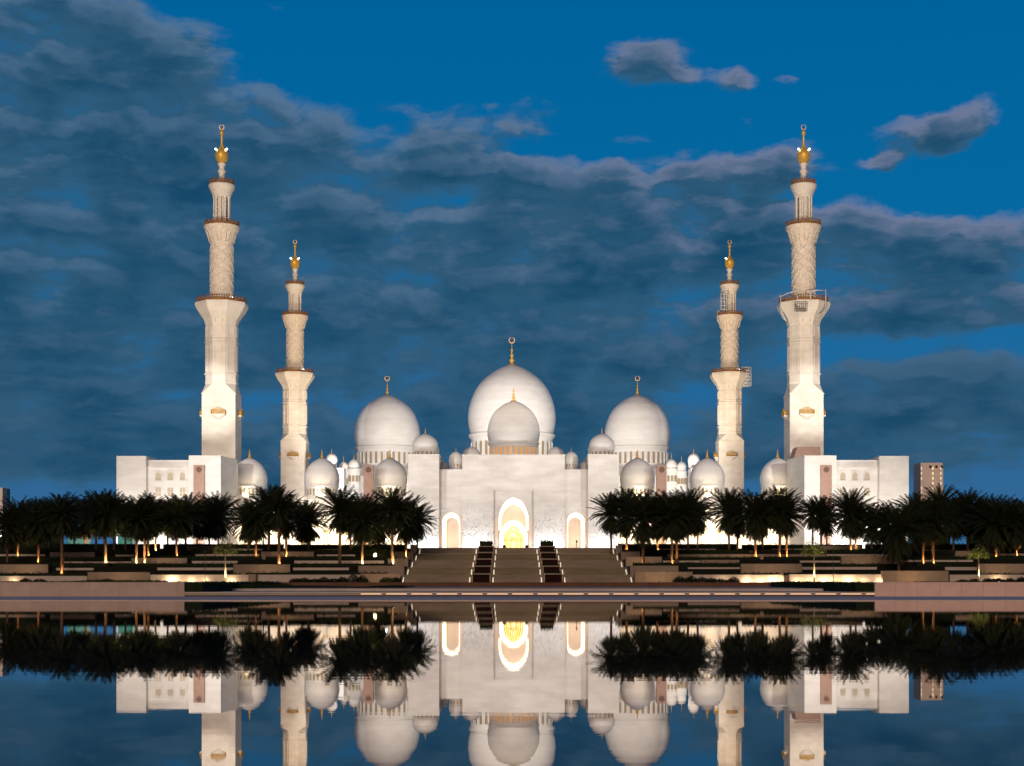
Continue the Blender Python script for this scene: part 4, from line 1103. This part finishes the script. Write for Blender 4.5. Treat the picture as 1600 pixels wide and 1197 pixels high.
    for q in range(10):
        a = 2 * PI * q / 10; pts = arch_pts(0, .62, 380, 368, 359, n=5); pp = []
        for (x, yy) in pts:
            tt = max(0, min(1, (382 - yy) / 26)); rad = r(36) + (r(55) - r(36)) * tt ** 1.5 + .05
            pp.append((math.cos(a) * rad - math.sin(a) * x, math.sin(a) * rad + math.cos(a) * x, z(yy)))
        b.tube(pp, .09, 4)
    b.build('niche_moulding', marble_w, rs)
    rail('railing', 53, 355, 347, 14, rs)
    # lantern of columns
    b = MB(); b.lathe([(r(17), z(355)), (r(17), z(306)), ], n=12); b.lathe([(r(27), z(355)), (r(27), z(351)), (r(25), z(350))], n=20)
    b.lathe([(r(24), z(310)), (r(28), z(308)), (r(30), z(305)), (r(34), z(300)), (r(40), z(294)), (r(41), z(292)), (r(41), z(289.5)), (r(38), z(289.5))], n=24)
    ln = b.build('lantern', marble_w, t)
    for q in range(10):
        a = 2 * PI * (q + .5) / 10
        b = MB(); b.lathe([(.34, z(350)), (.26, z(348)), (.23, z(312)), (.36, z(308))], r(24) * math.cos(a), r(24) * math.sin(a), 0, 8); b.build('column', marble_w, ln)
    rail('railing', 37.5, 290, 282.5, 12, ln)
    b = MB(); b.lathe([(r(13), z(290)), (r(11), z(284)), (r(9), z(276)), (r(9), z(272)), (r(13), z(269)), (r(13), z(267.5)), (r(9), z(265)), (r(9), z(260)), (r(13), z(258)), (r(13), z(256)), (r(9), z(255))], n=14); nk = b.build('neck', marble_w, t)
    b = MB(); b.lathe([(r(9), z(255.5)), (r(13), z(254)), (r(18), z(250)), (r(20.5), z(245)), (r(20), z(240)), (r(15), z(235.5)), (r(8), z(232)), (r(5), z(228)), (r(3.5), z(224)), (r(2.6), z(219)), (r(4.2), z(217)), (r(2.4), z(214)), (r(3.6), z(212)), (r(6.4), z(209)), (r(6.0), z(206)), (r(2.6), z(203.5)), (r(1.2), z(202))], n=20)
    f = b.build('gold_finial', gold, t)
    b = MB(); crescent(b, z(203.2), r(8.2)); b.build('crescent', gold, f)
    for s in (-1, 1):
        b = MB(); b.lathe([(0, -.22), (.16, -.16), (.24, 0), (.16, .16), (0, .22)], n=10); lp = b.build('lamp', lampw, t, (s * r(17), -.6, z(234)))
        b = MB(); b.tube([(0, .1, -.3), (-s * .6, .5, -1.0)], .05, 5); b.build('lamp_bracket', metal_d, lp)
    b = MB(); b.lathe([(0, -.28), (.2, -.2), (.3, 0), (.2, .2), (0, .28)], n=10); b.build('lamp', lampw, t, (r(37), -r(20), z(468)))
    # four balconies
    for q in range(4):
        e_ = thing('balcony', None, None, (0, 0, 0)); e_.parent = t; e_.rotation_euler = (0, 0, PI / 2 * q)
        b = MB(); d_ = hw
        b.lathe([(.5, z(658)), (.8, z(657)), (1.2, z(655)), (1.75, z(652)), (1.75, z(650.5))], 0, 0, 0, 12, arc=(PI, 2 * PI)); b.v = [(x * .95, y * .55 - d_, zz) for x, y, zz in b.v]
        b.box(-1.75, 1.75, -d_ - 1.0, -d_, z(652), z(650))
        m_ = b.build('bracket', marble_w, e_)
        b = MB()
        for j in range(11):
            x = -1.7 + 3.4 * j / 10; hgt = 1.0 + .95 * (1 - abs(j - 5) / 5) ** .8 * (1 if j % 2 == 0 else .7)
            b.tube([(x, -d_ - .95, z(650)), (x, -d_ - .95, z(650) + hgt)], .085, 4)
        for zz in (.05, .55, 1.0): b.tube([(-1.7, -d_ - .95, z(650) + zz), (1.7, -d_ - .95, z(650) + zz)], .09, 4)
        for x in (-1.7, 1.7):
            for zz in (.05, .55, 1.0): b.tube([(x, -d_ - .95, z(650) + zz), (x, -d_, z(650) + zz)], .09, 4)
            for yy in (.2, .5, .8): b.tube([(x, -d_ - yy, z(650)), (x, -d_ - yy, z(650) + 1.1)], .07, 4)
        b.build('railing', gold, e_)
    return t
m0 = make_minaret()
M2 = MD * 1.339
XM = 454.5 * MD / F
mins = [(-XM, MD, 'tall marble minaret with gold finial, outermost on the left, behind the left wing'), (XM, MD, 'tall marble minaret with a work cradle at its gallery, outermost on the right'),
        (-XM * 340 / 454.5 * 1.339, M2, 'warm-lit minaret standing further back on the left, beside the small domes'), (XM * 339 / 454.5 * 1.339, M2, 'warm-lit minaret with scaffolding, standing further back on the right')]
mo = []
for i, (x, y, lab) in enumerate(mins):
    o = m0 if i == 0 else copy_tree(m0)
    o.location = (x, y, 7.2); o['label'] = lab
    mo.append(o)
# right rear one carries only its left lamp
for ch in list(mo[3].children):
    if ch.name.startswith('lamp') and ch.location.x > 0 and ch.location.z > 90:
        for c2 in list(ch.children): bpy.data.objects.remove(c2)
        bpy.data.objects.remove(ch)

# suspended work platforms and scaffolds on the right minarets
def pipes(name, label, cat, loc, segs, r=.09, extra=None, m=metal_l):
    t = thing(name, label, cat, loc)
    b = MB()
    for s in segs: b.tube(s, r, 5)
    b.build('pipe_frame', m, t)
    if extra: extra(t)
    return t
kx = MD / F
ox, oy = PX(1257, MD), MD
def zz(y, D=MD): return PZ(y, D)
for (pa, lab) in ((-1, 'left'), (1, 'right')):
    xg = 39.5 * kx * pa; xo = 41 * kx * pa if pa < 0 else 27 * kx
    yf = -6.4 if pa < 0 else -5.6
    segs = []
    if pa < 0:
        segs = [[(xg, -2, zz(466)), (xg, -2, zz(484)), (xg + 8 * kx, -2.4, zz(504))], [(xg, -2, zz(466)), (xg + 10 * kx, -3, zz(461.5)), (xg + 22 * kx, -5, zz(461))],
                [(xg + 22 * kx, -5, zz(461)), (xg + 22 * kx, -5.8, zz(478))], [(xg, -2, zz(484)), (xg + 3 * kx, -2, zz(498)), (xg + 8 * kx, -2.4, zz(504))], [(xg, -2, zz(464)), (xg, 2, zz(464))]]
    else:
        segs = [[(2 * kx, -6.3, zz(462)), (2 * kx, -6.3, zz(478))], [(2 * kx, -6.3, zz(462)), (14 * kx, -6, zz(460.5)), (27 * kx, -5, zz(460))], [(27 * kx, -5, zz(458)), (27 * kx, -5.2, zz(486)), (19 * kx, -5, zz(495))], [(27 * kx, -5, zz(486)), (26 * kx, -5, zz(492)), (19 * kx, -4.5, zz(495))]]
    pipes('work_cradle', 'white pipe davit frame hanging from the %s of the right front minaret gallery' % lab, 'scaffold', (ox, oy, 0), segs, .13)
# hanging mesh basket
def grid(x0, x1, y, z0, z1, nx, nz):
    S = []
    for i in range(nx + 1): S.append([(x0 + (x1 - x0) * i / nx, y, z0), (x0 + (x1 - x0) * i / nx, y, z1)])
    for i in range(nz + 1): S.append([(x0, y, z0 + (z1 - z0) * i / nz), (x1, y, z0 + (z1 - z0) * i / nz)])
    return S
S = grid(-22 * kx, -4 * kx, -6.9, zz(493), zz(479), 6, 4) + grid(-22 * kx, -4 * kx, -5.7, zz(493), zz(479), 6, 4)
pipes('hanging_basket', 'hanging work basket of pipes below the right front minaret gallery', 'scaffold', (ox, oy, 0), S, .05, m=metal_d)
D = M2; k2 = D / F; ox = PX(1140, D)
S = grid(-15 * k2, -4 * k2, -3.2, zz(486, D), zz(457, D), 2, 5) + [[(-15 * k2, -1.2, zz(y, D)), (-15 * k2, -3.2, zz(y, D))] for y in (486, 480, 474, 468, 462, 457)] + grid(-15 * k2, -14 * k2, -1.2, zz(486, D), zz(457, D), 1, 5)
pipes('scaffold', 'narrow scaffold beside the lantern of the right rear minaret', 'scaffold', (ox, D, 0), S, .12)
S = [[(-20 * k2, -2, zz(488, D)), (-20.5 * k2, -2, zz(503, D)), (-15 * k2, -2.5, zz(509, D))], [(-20 * k2, -2, zz(488, D)), (-16 * k2, -2, zz(487, D))]]
pipes('work_cradle', 'white davit pipe at the middle gallery of the right rear minaret', 'scaffold', (ox, D, 0), S, .12)
S = []
for yy in (-3.6, -1.4): S += grid(18 * k2, 31 * k2, yy, zz(605, D), zz(576, D), 4, 6)
S += [[(x * k2, -1.4, zz(y, D)), (x * k2, -3.6, zz(y, D))] for x in (18, 24.5, 31) for y in (605, 595, 586, 576)]
S += [[(18 * k2, -3.6, zz(605, D)), (31 * k2, -3.6, zz(590, D))], [(18 * k2, -3.6, zz(590, D)), (31 * k2, -3.6, zz(576, D))]]
pipes('scaffold', 'boxy pipe scaffold hanging at the right of the lower gallery of the right rear minaret', 'scaffold', (ox, D, 0), S, .10)

# ------------------------------------------------------------------ distant buildings
t = thing('tower_block', 'distant beige tower block with strings of lit windows right of the right wing', 'tower', (PX(1455.5, 900), 900, -.6))
h = PZ(723, 900) + .6; hw = 17 * 900 / F
b = MB(); b.box(-hw, hw, 0, 16, 0, h); b.build('wall', towerm, t)
b = MB(); b.box(hw * .62, hw * 1.16, 2, 16, 0, h - 1.2); b.build('side_bay', towerm, t)
for cx_, wd in ((-.92, .5), (.12, .8), (.86, .6)):
    for k in range(16):
        zc = h - 3.4 - k * 2.9
        if zc < 30 or (k * 7 + int(cx_ * 10)) % 6 == 0: continue
        b = MB(); b.box(cx_ * hw - wd / 2, cx_ * hw + wd / 2, -.1, .05, zc - .75, zc + .75); b.build('lit_window', MATS.get('lit_pane') or mat('lit_pane', (1, .9, .6), .4, emit=(1, .8, .42), estr=.6), t)
for x_ in (-.1, .45, .95):
    b = MB(); b.box(x_ * hw - .7, x_ * hw + .7, -.1, .05, h - 3.2, h - 1.6); b.build('dark_opening', metal_d, t)
t = thing('apartment_block', 'pale distant block cut by the left edge of the photo', 'building', (PX(-6, 800), 800, -.6))
h = PZ(762, 800) + .6
b = MB(); b.box(-6, PX(4, 800) - PX(-6, 800), 0, 12, 0, h); b.build('wall', towerm, t)
b = MB(); b.box(-6, PX(2.3, 800) - PX(-6, 800), -.06, .1, h - 4.6, h - 1.2); b.build('lit_window', win_grey, t)
for (pa, pb, yt, yb, m_, m2, lab) in ((184, 207, 838, 853, greeng, redw, 'low pavilion with green lit glass over a red wall behind the left palms'), (105, 134, 836, 857, greeng, pale, 'low pale pavilion with green lit glass behind the far left palms')):
    D = 335; t = thing('pavilion', lab, 'pavilion', (PX((pa + pb) / 2, D), D, 7.2)); hw = (pb - pa) / 2 * D / F
    zt_, zb_ = PZ(yt, D) - 7.2, PZ(yb, D) - 7.2
    b = MB(); b.box(-hw, hw, .1, 4, zb_ - .8, zt_); b.build('glass_front', m_, t)
    b = MB(); b.box(-hw - .2, hw + .2, 0, 4, 0, max(.3, zb_ - .8)); b.build('wall', m2, t)
    b = MB(); b.box(-hw - .4, hw + .4, -.3, 4.3, zt_, zt_ + .25); b.build('roof', metal_d, t)
for (x_, y_, tz, pw, lab) in ((1455.5, 900, 45, 60, 'floodlight on the ground before the distant beige tower block'), (-6, 800, 40, 60, 'floodlight on the ground before the pale block at the left edge')):
    f = thing('floodlight', lab, 'floodlight', (PX(x_, y_), y_ - 60, -.6))
    b = MB(); b.box(-.5, .5, -.3, .3, 0, .5); b.lathe([(.1, .5), (.1, 1.0)], n=8); b.build('housing', metal_d, f)
    light('SPOT', 'flood_beam', (PX(x_, y_), y_ - 60, 1.2), pw * 1000, (1, .88, .76), target=(PX(x_, y_), y_, tz), size=.5, spot=70, parent=f)
# small lamps seen through the trees
for (px_, py_, D, m_, lab) in ((2, 837.5, 306, lampw, 'small white lamp between the palms at the left edge'), (16.5, 837.5, 306, lampw, 'small white lamp left of the far left palms'), (60.5, 845, 306, lampw, 'tall white lamp glow right of the far left palms'), (195, 860, 301, lampr, 'small reddish lamp below the red walled pavilion'), (176, 861, 301, lampr, 'tiny reddish lamp left of the red walled pavilion'), (587, 868, 279, lampy, 'round warm lamp on the terrace between the palms left of the stairs'), (603, 844, 300, lampw, 'small white lamp between the palms left of the stairs'), (474, 802, 301, None, None), (1474, 802, 305, lampr, 'small red lamp among the palms below the tower block'), (1484, 800, 305, lampw, 'small white lamp among the palms below the tower block'), (1505, 853, 300, lampy, 'low warm lamp behind the palms right of the right wing')):
    if m_ is None: continue
    zc = PZ(py_, D); zg = ground_z(D)
    t = thing('lamp_post', lab, 'lamp', (PX(px_, D), D, zg))
    b = MB(); b.lathe([(.08, 0), (.04, .1), (.035, zc - zg - .2)], n=6); b.build('post', metal_d, t)
    rr = .26 if px_ != 587 else .42
    b = MB(); b.lathe([(.02, zc - zg - rr), (rr * .8, zc - zg - rr * .55), (rr, zc - zg), (rr * .7, zc - zg + rr * .7), (.02, zc - zg + rr)], n=10); lm = b.build('lamp_globe', m_, t)
    if px_ in (587, 1505): light('POINT', 'globe_light', (t.location.x, D - .6, zc), 160, (1, .75, .4), size=.2, parent=t)
# dark shrub belt beyond the side palms
for i, (a, c) in enumerate(((-12, 40), (40, 92), (1430, 1486), (1520, 1570), (1570, 1620))):
    D = 330; b = MB(); leafbox(b, PX(a, D), PX(c, D), D, D + 4, 7.1, 12.2 + (i % 3) * .7, 500 + i, 16, .4)
    tag(b.build('shrubbery', leaf), 'tall dark shrubbery behind the palms, %s clump from the left' % ordinal(i + 1), 'shrubbery', 'shrub clumps behind the palms')

# ------------------------------------------------------------------ floodlighting of the mosque
def flood(x, y, zg, h, label, beams, group='floodlight masts facing the mosque'):
    t = thing('floodlight_mast', label, 'floodlight', (x, y, zg), group=group)
    b = MB(); b.lathe([(.22, 0), (.12, .3), (.09, h)], n=8); b.build('mast', metal_d, t)
    b = MB(); b.box(-.7, .7, -.18, .18, h, h + .35); b.build('lamp_head', metal_d, t)
    for (tx, ty, tz, pw, colr, sp) in beams:
        light('SPOT', 'flood_beam', (x, y + .6, zg + h + .2), pw, colr, target=(tx, ty, tz), size=.5, spot=sp, blend=.8, parent=t)
    return t
CW = (1.0, .965, .915); CC = (.90, .94, 1.0); WW = (1.0, .83, .60); WM = (1.0, .90, .78)
K = 1000
flab = 'dark floodlight mast on the platform hidden among the palms, aimed at the mosque'
for s in (-1, 1):
    flood(s * 27, 306, 7.2, 4.5, flab, [(s * 5, 355, 27, 25 * K, CW, 100)])
    flood(s * 50, 306, 7.2, 4.5, flab, [(s * 44, 366, 24, 30 * K, CW, 110), (s * XM, MD, 100, 50 * K, WM, 34)])
    flood(s * 82, 306, 7.2, 4.5, flab, [(s * 84, 350, 22, 6 * K, CW, 110)])
    # rear minarets, from the court
    flood(s * 62, 440, 7.2, 4.5, 'dark floodlight mast in the court behind the arcade, out of sight', [(s * 73.4, M2, 92, 230 * K, WW, 50), (s * 73.4, M2, 40, 10 * K, WW, 60)])
    flood(s * 44, 452, 7.2, 4.5, 'dark floodlight mast in the court behind the arcade, out of sight', [(s * 47.3, HD - 8, 55, 250 * K, CW, 60)])
flood(0, 440, 7.2, 4.5, 'dark floodlight mast in the court behind the arcade, out of sight', [(0, HD - 10, 60, 250 * K, CW, 60)])
for s in (-1, 1):
    sn = 'left' if s < 0 else 'right'
    flood(s * 96, 236, .42, 36, 'tall floodlight tower at the far %s of the park, beyond the terraces' % sn,
          [(s * 47, HD, 58, 950 * K, CW, 9), (-s * 47, HD, 58, 800 * K, CW, 9), (0, HD, 66, 1020 * K, CW, 10), (0, 370, 37, 235 * K, CW, 17), (s * 50, 368, 31, 270 * K, CW, 24), (s * XM, MD, 92, 430 * K, WM, 38), (-s * XM, MD, 76, 420 * K, WM, 30), (-s * 73.4, M2, 76, 1250 * K, WW, 16), (s * 80, 350, 23, 190 * K, CW, 18)], group='tall floodlight towers beside the mosque')
# long ground washers in front of the walls, cool white
def washer(x0, x1, y, label, pw, col=CC):
    t = thing('ground_washer', label, 'floodlight', ((x0 + x1) / 2, y, 7.2), group='linear floodlights at the wall feet')
    hw = (x1 - x0) / 2
    b = MB(); b.box(-hw, hw, -.15, .15, 0, .16); b.build('housing', metal_d, t)
    light('AREA', 'washer_beam', ((x0 + x1) / 2, y + .05, 7.2 + .22), pw, col, target=((x0 + x1) / 2, y + 2.6, 7.2 + 3.4), size=(2 * hw, .25), spot=150, parent=t)
for s in (-1, 1):
    q = lambda a, c: tuple(sorted((s * a * GD / F, s * c * GD / F)))
    nm = 'left' if s < 0 else 'right'
    washer(*q(33, 79), GD - 2.2, 'long ground floodlight before the %s half of the gatehouse front' % nm, 420)
    washer(*q(118, 164), GD - 3.6, 'long ground floodlight before the %s corner tower of the gatehouse' % nm, 420)
    washer(*q(166, 300), AD - 5.5, 'long ground floodlight before the inner half of the %s arcade' % nm, 2600, (1, .80, .45))
    washer(*q(300, 440), AD - 5.5, 'long ground floodlight before the outer half of the %s arcade' % nm, 2600, (1, .80, .45))
    washer(*q(455, 620), WD - 5.5, 'long ground floodlight before the %s wing' % nm, 3200, (1, .95, .85))
